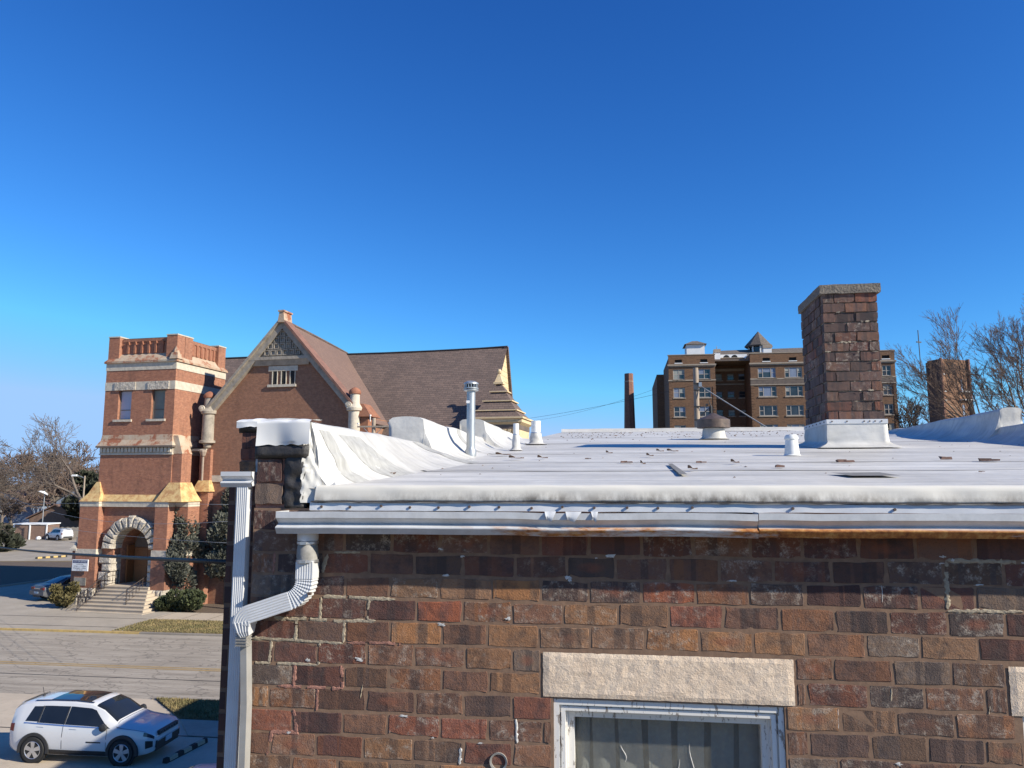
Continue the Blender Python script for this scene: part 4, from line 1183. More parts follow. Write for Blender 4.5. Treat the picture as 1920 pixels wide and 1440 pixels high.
# flashing skirt
sk = MB()
def skirt(u, v):
    per = [(CX0, CY0), (CX1, CY0), (CX1, CY1), (CX0, CY1), (CX0, CY0)]
    i = u * 4; k = min(int(i), 3); f_ = i - k
    x = per[k][0] * (1 - f_) + per[k + 1][0] * f_; y = per[k][1] * (1 - f_) + per[k + 1][1] * f_
    cxm, cym = (CX0 + CX1) / 2, (CY0 + CY1) / 2
    out = .014 + .012 * (1 - v) + .09 * max(0, .18 - v) / .18 * (1 if v < .18 else 0)
    nx = (-1 if x < cxm else 1) if abs(abs(x - cxm) - (CX1 - CX0) / 2) < 1e-3 else 0
    ny = (-1 if y < cym else 1) if abs(abs(y - cym) - (CY1 - CY0) / 2) < 1e-3 else 0
    zb = RZ(y - .03) + .004
    z = zb + (CZ0 + .012 - zb) * v
    w_ = .012 * nz(u * 16, v * 3, 2) * (1 - v)
    return (x + nx * (out + w_), y + ny * (out + w_), z)
sk.grid(skirt, 80, 14)
sk.build('skirt', M['drape'], chim, smooth='all', fix=False)
tb = MB()
tb.box(CX0 - .02, CX1 + .02, CY0 - .022, CY0 - .014, CZ0 - .025, CZ0 + .018).box(CX0 - .022, CX0 - .014, CY0 - .014, CY1 + .02, CZ0 - .025, CZ0 + .018)
tb.box(CX1 + .014, CX1 + .02, CY0 - .014, CY1 + .02, CZ0 - .025, CZ0 + .018)
tb.build('termination_bar', M['white_metal'], chim)
for x in (CX0 + .03, CX0 + .17, CX0 + .33, CX0 + .38, CX0 + .43, CX0 + .49):
    MB().lathe([(.007, -.006), (.007, 0)], (x, CY0 - .022, CZ0 - .002), 8, axis='y').build('bolt', M['nail'], chim)
for k in range(6):
    MB().lathe([(.007, -.006), (.007, 0)], (CX0 - .022, CY0 + .06 + .15 * k, CZ0 - .002), 8, axis='x').build('bolt', M['nail'], chim)

# ---- vents
def flue(x, y):
    z = RZ(y) + .06
    h = 0.545
    b = MB().lathe([(.045, -.06), (.050, -.01), (.038, .012), (.0365, .03), (.0365, h)], (x, y, z), 20)
    o = b.build('flue_pipe', M['galv'], bld, smooth=True)
    MB().lathe([(.052, h - .045), (.064, h - .040), (.064, h - .034), (.052, h - .030)], (x, y, z), 24).build('storm_collar', M['galv'], o, smooth=True)
    c = MB().lathe([(.050, h - .022), (.064, h - .026), (.064, h - .018), (.054, h - .012)], (x, y, z), 24)
    for k in range(14):
        a = 2 * math.pi * k / 14
        c.box(x + .053 * math.cos(a) - .004, x + .053 * math.cos(a) + .004, y + .053 * math.sin(a) - .004, y + .053 * math.sin(a) + .004, z + h - .02, z + h + .014)
    c.lathe([(.056, h + .012), (.064, h + .016), (.062, h + .026), (.035, h + .042), (.006, h + .047)], (x, y, z), 24)
    c.build('rain_cap', M['galv'], o, smooth=True)
    MB().lathe([(.044, h - .02), (.044, h + .02)], (x, y, z), 12).build('cap_shade_core', M['dark'], o)  # dark cylinder standing in for the shade inside the rain cap
    MB().box(x - .034, x - .006, y - .0385, y - .0360, z + .395, z + .418).build('sticker', M['sign_white'], o)
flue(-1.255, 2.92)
def vent_pipe(x, y, r, h, booth):
    z = roof_z(x, y)
    b = MB().lathe([(r, 0), (r, h), (r * .8, h + .002), (r * .8, h - .05)], (x, y, z), 18, cap=False)
    o = b.build('vent_pipe', M['pvc'], bld, smooth=True)
    s = MB()
    def fn(u, v):
        a = 2 * math.pi * u; rr = r * (1.12 + .9 * max(0, .12 - v) / .12 + .35 * (1 - v) ) * (1 + .07 * math.sin(3 * a + 7 * v) * (1 - abs(2 * v - 1)))
        return (x + rr * math.cos(a), y + rr * math.sin(a), z + .004 + booth * v)
    s.grid(fn, 24, 10).build('boot', M['drape'], o, smooth='all', fix=False)
    MB().lathe([(r * 1.13, booth - .008), (r * 1.2, booth - .004), (r * 1.13, booth + .004)], (x, y, z), 18).build('clamp_ring', M['band'], o, smooth=True)
vent_pipe(-1.05, 4.27, .030, .275, .165)
vent_pipe(-1.05, 6.14, .060, .300, .150)
def cone_vent(x, y):
    z = roof_z(x, y)
    o = MB().lathe([(.070, 0), (.058, .012), (.046, .135), (.044, .14)], (x, y, z), 20).build('cone_vent', M['pvc'], bld, smooth=True)
    MB().lathe([(.046, .128), (.054, .132), (.052, .150), (.040, .166), (.010, .168)], (x, y, z), 20).build('cap', M['pvc'], o, smooth=True)
cone_vent(1.346, 2.87)
def hood_vent(x, y):
    z = roof_z(x, y)
    o = MB().grid(lambda u, v: (x + (.155 + .02 * (1 - v) + .05 * max(0, .15 - v) / .15 + .004 * nz(u * 9, v * 4)) * math.cos(2 * math.pi * u), y + (.155 + .02 * (1 - v)) * math.sin(2 * math.pi * u), z + .004 + .155 * v), 28, 8).build('hood_vent', M['drape'], bld, smooth='all', fix=False)
    MB().lathe([(.12, .15), (.12, .19)], (x, y, z), 20).build('neck', M['galv'], o)
    MB().lathe([(.232, .168), (.238, .17), (.238, .285), (.225, .292), (.21, .30), (.16, .325), (.09, .35), (.03, .385), (.004, .388)], (x, y, z), 28).build('hood', M['hood'], o, smooth=True)
hood_vent(1.36, 8.1)

# ------------------------------------------------------------------ church (own frame, then turned to its street line)
S = 0.957
CH_LOC = (-30.524, 43.368, 0.340)
church = empty('church', 'red brick church with square entrance tower and steep brown gable across the street', 'church', CH_LOC, R(-5))
church.scale = (S, S, S)
ZG = -0.40      # ground in church units
def cb(): return MB()
tower = cb()
tower.box(-3.98, 1.62, 0, 5.8, 7.6, 16.30)
tower_o = tower.build('tower_wall', M['chbrick'], church)
# window recesses are built as boxes of glass set back behind jambs: cut by assembling the front from strips
def hole_front(b, x0, x1, z0, z1, holes, y, th):
    xs = sorted({x0, x1, *[h[0] for h in holes], *[h[1] for h in holes]})
    for a, c in zip(xs[:-1], xs[1:]):
        hh = [h for h in holes if h[0] <= a and h[1] >= c]
        if not hh: b.box(a, c, y, y + th, z0, z1)
        else:
            b.box(a, c, y, y + th, z0, hh[0][2]); b.box(a, c, y, y + th, hh[0][3], z1)
# rebuild tower shaft with openings
bpy.data.objects.remove(tower_o)
tower = cb()
TW = [(-2.86, -1.80, 12.25, 14.30), (-0.20, 0.87, 12.25, 14.30)]
hole_front(tower, -3.98, 1.62, 11.15, 16.30, TW, 0.0, 0.4)
tower.box(-3.98, -3.58, 0.4, 5.8, 11.15, 16.30).box(1.22, 1.62, 0.4, 5.8, 11.15, 16.30).box(-3.58, 1.22, 5.4, 5.8, 11.15, 16.3)
tower_o = tower.build('tower_wall', M['chbrick'], church)
for i, (x0, x1, z0, z1) in enumerate(TW):
    fr = MB()
    for a, c, d, e in ((x0, x0 + .06, z0, z1), (x1 - .06, x1, z0, z1), (x0 + .06, x1 - .06, z1 - .06, z1), (x0 + .06, x1 - .06, z0, z0 + .06)):
        fr.box(a, c, 0.20, 0.28, d, e)
    fr.box(x0 + .06, x1 - .06, 0.21, 0.27, z0 + .66, z0 + .70)
    w = fr.build('window', M['aptdark'], tower_o)
    MB().box(x0 + .06, x1 - .06, .245, .255, z0 + .06, z1 - .06).build('pane', M['glass_pale'] if i == 0 else M['glass_grey'], w)
    if i == 1:
        MB().box(x0 + .06, x1 - .06, .262, .27, z0 + .06, z1 - .06).build('blind', M['aptdark'], w)
    MB().box(x0 - .28, x1 + .14, -0.10, .22, z0 - .16, z0).build('sill', M['stone'], w)
MB().box(-3.99, 1.63, -0.03, 0.0, 14.30, 14.88).box(1.62, 1.65, 0, 5.8, 14.30, 14.88).build('stone_band', M['stone'], tower_o)
for x0, x1, z0, z1 in TW:
    MB().box(x0 - .30, x1 + .30, -0.09, -0.03, 14.30, 14.86).build('rough_lintel', M['stone_rough'], tower_o)
MB().box(-4.0, 1.64, -.03, 0, 15.70, 16.22).box(1.62, 1.66, -.03, 5.8, 15.70, 16.22).build('stone_band', M['stone'], tower_o)
cor = MB()
cor.box(-4.10, 1.76, -.14, 5.9, 16.22, 16.36)
cor.frustum((-4.08, 1.74, -.12, 5.88), 16.36, (-3.86, 1.50, .12, 5.66), 16.66)
cor.frustum((-3.86, 1.50, .12, 5.66), 16.66, (-3.60, 1.24, .40, 5.40), 17.0)
cor.build('cornice', M['stone_rust'], tower_o)
# parapet with blind arcade
par = MB()
par.box(-3.6, 1.24, 0.32, 0.70, 16.6, 17.98).box(0.96, 1.32, .70, 5.4, 16.6, 17.98).box(-3.6, -3.32, .70, 5.4, 16.6, 17.9).box(-3.32, .96, 5.1, 5.4, 16.6, 17.9)
parw = par.build('parapet', M['chbrick'], church)
cappar = MB().box(-3.62, 1.26, 0.40, 0.72, 17.98, 18.05).box(.94, 1.26, .72, 5.42, 17.98, 18.05)
cappar.build('parapet_cap', M['aptdark'], parw)
pr_ = MB()
piers = [(-3.98, -3.10, 0.06, 0.9), (0.72, 1.56, 0.06, 0.9), (0.80, 1.58, 0.92, 1.75), (0.90, 1.58, 4.85, 5.75), (-3.98, -3.1, 4.9, 5.7)]
for x0, x1, y0, y1 in piers:
    p = MB().box(x0, x1, y0, y1, 16.45, 18.10).build('corner_pier', M['chbrick'], parw)
    MB().box(x0 - .03, x1 + .03, y0 - .03, y1 + .03, 18.10, 18.18).build('pier_cap', M['stone'], p)
for k in range(6):
    x = -2.62 + .56 * k
    MB().box(x, x + .15, 0.22, 0.32, 16.95, 17.55).prismx([(0.32, 17.55), (0.22, 17.55), (0.14, 17.78), (0.32, 17.78)], x - .02, x + .17).build('corbel', M['terracotta'], parw)
for k in range(6):
    y = 2.0 + .5 * k
    MB().box(1.24, 1.40, y, y + .2, 16.95, 17.75).build('corbel', M['terracotta'], parw)
MB().box(-3.0, .70, .28, .42, 17.78, 17.98).box(1.24, 1.38, 1.75, 4.85, 17.75, 17.98).build('corbel_course', M['chbrick'], parw)
fin = MB().frustum((1.18, 1.84, -.2, .46), 16.40, (1.28, 1.74, -.1, .36), 16.85).lathe([(.24, 16.85), (.22, 17.0), (.10, 17.25), (.02, 17.45)], (1.50, .12, 0), 8).build('finial', M['stone_rust'], tower_o)
# middle cornice with dentils
mid = MB()
mid.frustum((-4.20, 1.86, -.28, 5.9), 10.42, (-4.02, 1.66, -.06, 5.82), 10.82)
mid.frustum((-4.02, 1.66, -.06, 5.82), 10.82, (-3.98, 1.62, 0, 5.8), 11.18)
mid_o = mid.build('cornice', M['stone_rust'], church)
MB().box(-4.22, 1.88, -.30, 5.9, 10.30, 10.42).build('drip_mould', M['aptdark'], mid_o)
MB().box(-4.05, 1.72, -.04, 5.82, 9.90, 10.30).build('dentil_course', M['stone'], mid_o)
for k in range(20):
    x = -3.98 + .285 * k
    MB().box(x, x + .20, -.16, -.04, 9.98, 10.28).build('dentil', M['stone'], mid_o)
MB().box(-4.08, 1.75, -.10, 5.84, 9.80, 9.90).build('string_course', M['stone'], mid_o)
# lower stage with the entrance arch
AX, AZ, AR, AO = -0.916, 3.42, 1.42, 2.22
low = MB()
def arch_wall(b, x0, x1, z0, z1, y0, y1, cx, cz, r, n=24):
    pts = [(x0, z0), (cx - r, z0), (cx - r, cz)] + [(cx + r * math.cos(math.pi - math.pi * k / n), cz + r * math.sin(math.pi * k / n)) for k in range(1, n)] + [(cx + r, cz), (cx + r, z0), (x1, z0), (x1, z1), (x0, z1)]
    half = n // 2
    # split in left and right halves so each polygon is simple
    left = [(x0, z0), (cx - r, z0), (cx - r, cz)] + [(cx + r * math.cos(math.pi - math.pi * k / n), cz + r * math.sin(math.pi * k / n)) for k in range(1, half + 1)] + [(cx, z1), (x0, z1)]
    right = [(cx, z1)] + [(cx + r * math.cos(math.pi - math.pi * k / n), cz + r * math.sin(math.pi * k / n)) for k in range(half, n)] + [(cx + r, cz), (cx + r, z0), (x1, z0), (x1, z1)]
    b.prism(left, y0, y1); b.prism(right, y0, y1)
arch_wall(low, -4.02, 1.70, ZG, 9.80, -.02, 0.55, AX, AZ, AR + .12)
low.box(-4.02, -3.5, .55, 5.82, ZG, 9.8).box(1.2, 1.70, .55, 5.82, ZG, 9.8).box(-3.5, 1.2, 5.4, 5.82, ZG, 9.8)
low_o = low.build('lower_wall', M['chbrick'], church)
gb = MB().frustum((-4.06, 1.75, -.30, 5.85), 6.62, (-4.02, 1.70, -.02, 5.82), 7.08).build('weathering_band', M['gold'], low_o)
MB().box(-4.07, 1.76, -.26, 5.86, 6.26, 6.62).build('stone_band', M['stone'], low_o)
for k in range(13):
    a0 = math.pi * (1 - k / 13) - .012; a1 = math.pi * (1 - (k + 1) / 13) + .012
    ri, ro = AR, AO + .05 * math.sin(k * 2.3)
    b = MB()
    aa = [a0, (a0 + a1) / 2, a1]
    pts = [(AX + ri * math.cos(a), AZ + ri * math.sin(a)) for a in aa] + [(AX + ro * math.cos(a), AZ + ro * math.sin(a)) for a in reversed(aa)]
    b.prism(pts, -.30, .62)
    mx_, mz_ = sum(p[0] for p in pts) / 6, sum(p[1] for p in pts) / 6
    n0 = len(b.v)
    ins = [(mx_ + (x - mx_) * .72, mz_ + (z - mz_) * .72) for x, z in pts]
    b.add([(x, -.30, z) for x, z in pts] + [(x, -.42 - .08 * random.random(), z) for x, z in ins], [(i, (i + 1) % 6, (i + 1) % 6 + 6, i + 6) for i in range(6)] + [tuple(range(6, 12))])
    b.build('voussoir', M['stone_rough'], low_o)
for side in (-1, 1):
    z = ZG + .55
    for k, h in enumerate((.62, .55, .62, .50, .58)):
        x0, x1 = (AX - AO - .18, AX - AR) if side < 0 else (AX + AR, AX + AO + .10)
        if k % 2: x0, x1 = (x0 + .25, x1) if side < 0 else (x0, x1 - .2)
        b = MB().box(x0, x1, -.30, .62, z + .015, z + h - .015)
        b.frustum((x0, x1, -.30, -.29), z + .015, (x0, x1, -.30, -.29), z + h - .015)
        b.add([(x0, -.30, z + .015), (x1, -.30, z + .015), (x1, -.30, z + h - .015), (x0, -.30, z + h - .015), (x0 + .1, -.40, z + .1), (x1 - .1, -.38, z + .1), (x1 - .12, -.42, z + h - .1), (x0 + .1, -.37, z + h - .1)], [(0, 1, 5, 4), (1, 2, 6, 5), (2, 3, 7, 6), (3, 0, 4, 7), (4, 5, 6, 7)])
        b.build('jamb_stone', M['stone_rough'], low_o)
        z += h
# porch reveal, doors
rev = MB()
arch_n = 20
for k in range(arch_n):
    a0, a1 = math.pi * k / arch_n, math.pi * (k + 1) / arch_n
    r0, r1 = AR - .02, AR + .16
    rev.prism([(AX + r0 * math.cos(a0), AZ + r0 * math.sin(a0)), (AX + r1 * math.cos(a0), AZ + r1 * math.sin(a0)), (AX + r1 * math.cos(a1), AZ + r1 * math.sin(a1)), (AX + r0 * math.cos(a1), AZ + r0 * math.sin(a1))], .62, 1.75)
rev.box(AX - AR - .16, AX - AR + .02, .62, 1.75, .9, AZ).box(AX + AR - .02, AX + AR + .16, .62, 1.75, .9, AZ)
rev.build('porch_reveal', M['chbrick'], low_o)
MB().box(AX - AR - .2, AX + AR + .2, 1.75, 1.95, .9, AZ + AR + .3).build('porch_back', M['door'], low_o)
dr = MB().box(AX - 1.20, AX + 1.20, 1.66, 1.74, 1.05, 3.38).build('door', M['door'], low_o)
for k in range(2):
    for j in range(2):
        MB().box(AX - 1.05 + 1.2 * k, AX - .15 + 1.2 * k, 1.63, 1.66, 1.30 + 1.05 * j, 2.15 + 1.05 * j).build('door_panel', M['door'], dr)
MB().box(AX - 1.34, AX - 1.22, 1.0, 1.75, 1.05, 3.6).build('door_frame', M['door'], low_o)
tm = [(AX - 1.25, 3.44)] + [(AX + 1.25 * math.cos(math.pi * (1 - k / 12)), AZ + .05 + 1.25 * math.sin(math.pi * k / 12)) for k in range(13)] + [(AX + 1.25, 3.44)]
MB().prism(list(reversed(tm)), 1.70, 1.745).build('transom', M['aptdark'], low_o)
# corner buttresses with golden weatherings
def buttress(x0, x1, y0, y1, z1, name='buttress'):
    b = MB().box(x0, x1, y0, y1, 3.42, z1 - .34).box(x0 - .05, x1 + .05, y0 - .05, y1, ZG + 1.25, 3.0)
    o = b.build(name, M['chbrick'], church)
    MB().box(x0 - .01, x1 + .01, y0 - .015, y1, z1 - .34, z1).build('stone_band', M['stone'], o)
    MB().box(x0 - .07, x1 + .07, y0 - .07, y1, 3.0, 3.42).build('stone_band', M['stone'], o)
    return o
def stoneplinth(x0, x1, y0, y1, parent):
    w = (x1 - x0) / 3
    for r_ in range(2):
        for k in range(3):
            a = x0 + w * k + (.12 if r_ else 0) * (1 if k else 0); c = x0 + w * (k + 1) + (.12 if r_ and k < 2 else 0)
            z = ZG + .62 * r_
            b = MB().box(a + .015, c - .015, y0, y1, z + .012, z + .62)
            b.add([(a + .015, y0, z + .012), (c - .015, y0, z + .012), (c - .015, y0, z + .62), (a + .015, y0, z + .62), (a + .1, y0 - .09, z + .1), (c - .1, y0 - .07, z + .1), (c - .1, y0 - .1, z + .52), (a + .1, y0 - .06, z + .52)], [(0, 1, 5, 4), (1, 2, 6, 5), (2, 3, 7, 6), (3, 0, 4, 7), (4, 5, 6, 7)])
            b.build('plinth_stone', M['stone_rough'], parent)
bl = buttress(-4.92, -3.42, -.52, 1.3, 6.62)
stoneplinth(-5.02, -3.34, -.60, 1.3, bl)
MB().box(-4.95, -4.0, -.60, -.56, 1.0, 1.52).build('datestone', M['coping'], bl)
br_ = buttress(1.00, 2.00, -.52, .6, 6.62)
br2 = buttress(2.05, 2.95, .25, 1.5, 6.62)
stoneplinth(.95, 2.05, -.60, .6, br_)
stoneplinth(2.02, 3.0, .17, 1.5, br2)
MB().frustum((-5.0, -3.38, -.60, 1.4), 6.62, (-4.55, -3.55, -.30, 1.2), 7.15).frustum((-4.55, -3.55, -.30, 1.2), 7.15, (-4.12, -3.86, -.08, 1.0), 7.95).build('gabled_weathering', M['gold'], bl)
MB().frustum((.96, 3.05, -.60, 1.6), 6.62, (1.20, 2.75, -.34, 1.4), 7.15).frustum((1.20, 2.75, -.34, 1.4), 7.15, (1.60, 2.45, -.05, 1.2), 7.9).build('gabled_weathering', M['gold'], br_)
MB().box(1.62, 2.42, .05, 1.1, 7.0, 9.85).build('corner_shaft', M['chbrick'], low_o)
MB().frustum((1.60, 2.44, .03, 1.12), 9.85, (1.66, 2.0, .1, 1.0), 11.1).build('corner_weathering', M['stone_rust'], low_o)
MB().box(-5.45, -4.9, -.62, 1.2, 3.30, 3.44).frustum((-5.40, -4.98, -.58, -.1), 3.44, (-5.2, -5.18, -.36, -.34), 3.85).build('pier_cap', M['stone'], bl)
MB().box(-5.30, -4.92, -.50, 1.2, ZG + 1.25, 3.30).build('pier_wing', M['chbrick'], bl)
# downpipe beside the tower
MB().tube([(2.75, 1.95, 9.9), (2.75, 1.95, 5.0), (2.75, 1.95, .2)], .11, 10).lathe([(.18, 9.75), (.30, 10.05), (.30, 10.15)], (2.75, 1.95, 0), 10).build('downpipe', simple('tan_pipe', (0.42, 0.33, 0.26), (0.32, 0.25, 0.19), 4, 0.7), church)
MB().box(1.7, 3.0, 1.85, 2.0, 10.1, 10.25).build('gutter_ledge', M['stone'], church)
# steps
stp = []
N = 8
for k in range(N):
    f = k / (N - 1)
    y0 = -3.25 + .36 * k
    z1 = ZG + .18 * (k + 1)
    x0 = -2.95 + .72 * f if k < 3 else -2.42
    b = MB().box(x0, 2.6 - 1.6 * f, y0, .7, z1 - .18, z1 - .004 if k < N - 1 else 1.05)
    b.box(x0 - .02, 2.6 - 1.6 * f + .02, y0 - .03, y0 + .05, z1 - .05, z1 - .002)
    b.build('step', M['concrete'], church)
MB().box(AX - AR, AX + AR, .6, 1.8, .6, 1.05).build('porch_floor', M['concrete'], church)
def railing(xa, ya, za, xb, yb, zb, n):
    o = MB().tube([(xa, ya, za + .9), (xb, yb, zb + .9)], .028, 6).tube([(xa, ya, za + .12), (xb, yb, zb + .12)], .018, 6).tube([(xa, ya, za + .62), (xb, yb, zb + .62)], .016, 6).build('railing', M['iron'], church)
    for k in range(n + 1):
        f = k / n
        x, y, z = xa + (xb - xa) * f, ya + (yb - ya) * f, za + (zb - za) * f
        big = k % 5 == 0
        b = MB().tube([(x, y, z + (-.1 if big else .1)), (x, y, z + .92)], .026 if big else .012, 5)
        if not big:
            b.tube([(x + .04 * math.cos(t * .8), y - .02, z + .36 + .09 * math.sin(t * .8)) for t in range(9)], .009, 4)
        b.build('baluster', M['iron'], o)
    return o
railing(-2.30, -3.1, ZG + .18, -2.38, -.75, .85, 15)
railing(-2.38, -.75, 1.0, -2.30, .4, 1.05, 5)
railing(.55, -2.2, ZG + .6, .52, .2, 1.0, 8)

# nave: gabled front
GX, GY = 8.5, 2.2
nave = MB()
nave.prism([(2.5, ZG), (14.45, ZG), (14.45, 12.4), (GX, 18.85), (2.5, 12.4)], GY, GY + .5)
nave.box(2.5, 3.0, GY + .5, 7, ZG, 12.4).box(13.95, 14.45, GY + .5, 7, ZG, 12.4)
nave_o = nave.build('gable_wall', M['chbrick2'], church)
MB().box(2.48, 14.4, GY - .05, GY, 7.95, 8.40).build('stone_band', M['stone'], nave_o)
# stone top of the gable with coffers
MB().prism([(6.25, 16.62), (10.5, 16.62), (GX, 18.95)], GY - .10, GY).build('gable_panel', M['coping'], nave_o)
MB().box(6.0, 10.75, GY - .34, GY, 16.40, 16.62).frustum((6.25, 10.5, GY - .12, GY), 16.02, (6.05, 10.7, GY - .30, GY), 16.40).build('gable_cornice', M['coping'], nave_o)
cf = 0
for r_, n_ in enumerate((6, 5, 3, 1)):
    for k in range(n_):
        x = GX - (n_ - 1) * .235 + .47 * k - .0; z = 16.92 + .45 * r_
        b = MB()
        for a, c, d, e in ((x - .20, x + .20, z + .14, z + .20), (x - .20, x + .20, z - .20, z - .14), (x - .20, x - .14, z - .14, z + .14), (x + .14, x + .20, z - .14, z + .14)):
            b.box(a, c, GY - .22, GY - .10, d, e)
        b.frustum((x - .08, x + .08, GY - .16, GY - .1), z - .08, (x - .03, x + .03, GY - .14, GY - .1), z + .08)
        b.build('coffer', M['coping'], nave_o)
def rake(xa, za, xb, zb, d, y0, y1):
    """slanting coping from foot (a) to apex (b), thickness d measured downward-normal"""
    L_ = math.hypot(xb - xa, zb - za); nx_, nz_ = -(zb - za) / L_, (xb - xa) / L_
    if nz_ > 0: nx_, nz_ = -nx_, -nz_
    pts = [(xa, za), (xb, zb), (xb + nx_ * d * 0, zb - d / abs(nz_)), (xa + nx_ * d, za + nz_ * d)]
    return MB().prism(pts, y0, y1)
for sgn, m in ((-1, 'coping'), (1, 'coping')):
    xa = GX + sgn * 5.45
    rake(xa, 13.15, GX, 19.22, .42, GY - .32, GY + .45).build('raking_coping', M['coping'], nave_o)
    rake(xa + sgn * .12, 13.20, GX, 19.42, .16, GY - .50, GY + .55).build('coping_ridge', M['coping'] if sgn < 0 else M['copper_tile'], nave_o)
MB().frustum((GX - .26, GX + .26, GY - .52, GY + .6), 19.0, (GX - .16, GX + .16, GY - .5, GY + .6), 19.75).box(GX - .24, GX + .24, GY - .56, GY + .66, 19.75, 19.86).build('apex_block', M['stone_rust'], nave_o)
# three narrow windows
MB().box(7.42, 9.66, GY - .06, GY, 15.62, 15.98).build('lintel', M['stone'], nave_o)
MB().box(7.40, 9.58, GY - .12, GY, 14.50, 14.68).build('sill', M['stone'], nave_o)
for k in range(3):
    x = 7.78 + .68 * k
    w = MB().box(x - .08, x - .01, GY - .06, GY - .004, 14.68, 15.62).box(x + .30, x + .35, GY - .06, GY - .004, 14.68, 15.62).build('window', M['stone'], nave_o)
    MB().box(x - .01, x + .30, GY - .03, GY - .005, 14.68, 15.62).build('pane', M['dark'], w)
# blind arch of header bricks
ba = MB()
for k in range(22):
    a0, a1 = math.pi * (.12 + .76 * k / 22), math.pi * (.12 + .76 * (k + .82) / 22)
    r0, r1 = 2.25, 2.62
    ba.prism([(GX + r0 * math.cos(a1), 9.1 + r0 * math.sin(a1)), (GX + r0 * math.cos(a0), 9.1 + r0 * math.sin(a0)), (GX + r1 * math.cos(a0), 9.1 + r1 * math.sin(a0)), (GX + r1 * math.cos(a1), 9.1 + r1 * math.sin(a1))], GY - .04, GY)
ba.build('brick_arch', M['chbrick'], nave_o)
# round corner turrets
def turret(x, rust):
    o = MB().lathe([(.05, 10.2), (.24, 10.35), (.30, 10.62), (.56, 10.66), (.56, 10.82), (.42, 10.86), (.40, 12.66), (.52, 12.72), (.55, 12.9), (.40, 13.1), (.34, 13.2), (.32, 13.85)], (x, GY - .12, 0), 20).build('turret', M['coping'] if not rust else M['stone'], nave_o, smooth=True)
    MB().lathe([(.40, 13.85), (.42, 13.98), (.36, 14.12), (.22, 14.24), (.05, 14.32)], (x, GY - .12, 0), 16).build('turret_cap', M['terracotta'], o, smooth=True)
    MB().lathe([(.22, -.62), (.22, -.50)], (x + (-.28 if not rust else -.25), GY, 13.08), 14, axis='y').lathe([(.10, -.68), (.10, -.62)], (x + (-.28 if not rust else -.25), GY, 13.08), 10, axis='y').build('scroll', M['stone'], o)
turret(2.92, False); turret(14.02, True)
for x in (2.92, 14.02):
    b = MB().box(x - .42, x + .42, GY - .30, GY, ZG, 10.2).box(x - .55, x + .55, GY - .55, GY, ZG, 7.25).build('buttress', M['chbrick'], church)
    MB().frustum((x - .68, x + .68, GY - .68, GY), 7.28, (x - .42, x + .42, GY - .34, GY), 8.05).build('gabled_weathering', M['gold'], b)
    MB().box(x - .58, x + .58, GY - .6, GY, 2.6, 3.0).build('rough_band', M['stone_rough'], b)
MB().box(14.45, 15.0, GY - .1, GY + 1.2, 9.5, 12.3).frustum((14.3, 15.3, GY - .3, GY + 1.4), 12.3, (14.2, 14.6, GY, GY + 1.2), 13.2).build('rusty_box', simple('rust_sheet', (0.34, 0.15, 0.08), (0.20, 0.08, 0.05), 3, 0.8), nave_o)
# roofs
def nroof(sgn):
    def fn(u, v):
        y = GY + .45 + (12.6 - GY) * v
        zr_ = 19.15 - .62 * min(1, v * 1.05)
        x = GX + sgn * 6.3 * u
        k = u
        z = zr_ - (zr_ - 11.95) * (k ** 0.94)
        return (x, y, z)
    return MB().grid(fn, 14, 14)
for s_ in (1, -1):
    nroof(s_).build('nave_roof', M['shingle2'], church, smooth=False, fix=False)
MB().tube([(GX, GY + .5, 19.18), (GX, GY + 5, 18.92), (GX, 12.4, 18.55)], .09, 6).build('ridge_cap', M['shingle'], church)
def mroof(u, v):
    x = -5.0 + 27.25 * u
    y = 12.15 - 6.4 * v
    sag = .10 * math.sin(max(0, (x - 4)) / 18.2 * math.pi)
    z = 18.47 - sag - 7.1 * (v ** .97)
    return (x, y, z)
mr = MB().grid(mroof, 30, 14)
mr.grid(lambda u, v: (-5.0 + 27.25 * u, 12.16 + 2.4 * v, 18.47 - .10 * math.sin(max(0, (-5 + 27.25 * u - 4)) / 18.2 * math.pi) - 6.4 * v), 30, 4)
mr.build('main_roof', M['shingle'], church, fix=False)
MB().tube([(-5, 12.15, 18.50)] + [(x, 12.15, 18.50 - .10 * math.sin(max(0, (x - 4)) / 18.2 * math.pi)) for x in (4, 8, 12, 16, 20)] + [(22.25, 12.15, 18.53)], .08, 6).build('ridge_cap', M['tar'], church)
MB().prismx([(6.1, ZG), (14.4, ZG), (14.4, 12.0), (12.15, 18.3), (5.9, 11.5)], 21.7, 22.0).box(-4.5, 21.7, 6.2, 6.6, ZG, 11.6).build('transept_wall', M['chbrick2'], church)
gs = MB().prismx([(7.4, 13.2), (14.0, 13.2), (12.15, 18.2)], 22.0, 22.05).build('gable_siding', M['cream_wood'], church)
for k in range(12):
    z = 13.3 + .4 * k; f = (18.2 - z) / 5.0
    y0, y1 = 12.15 - 4.75 * f, 12.15 + 1.85 * f
    MB().prismx([(y0, z), (y1, z), (y1 - .1, z + .38), (y0 + .3, z + .38)] if f > .1 else [(y0, z), (y1, z), (12.15, z + .3)], 22.05, 22.10).build('siding_board', M['cream_wood'], gs)
MB().prismx([(12.0, 18.5), (12.25, 18.55), (14.75, 11.9), (14.45, 11.9)], 22.0, 22.32).build('verge_board', M['shingle'], church)
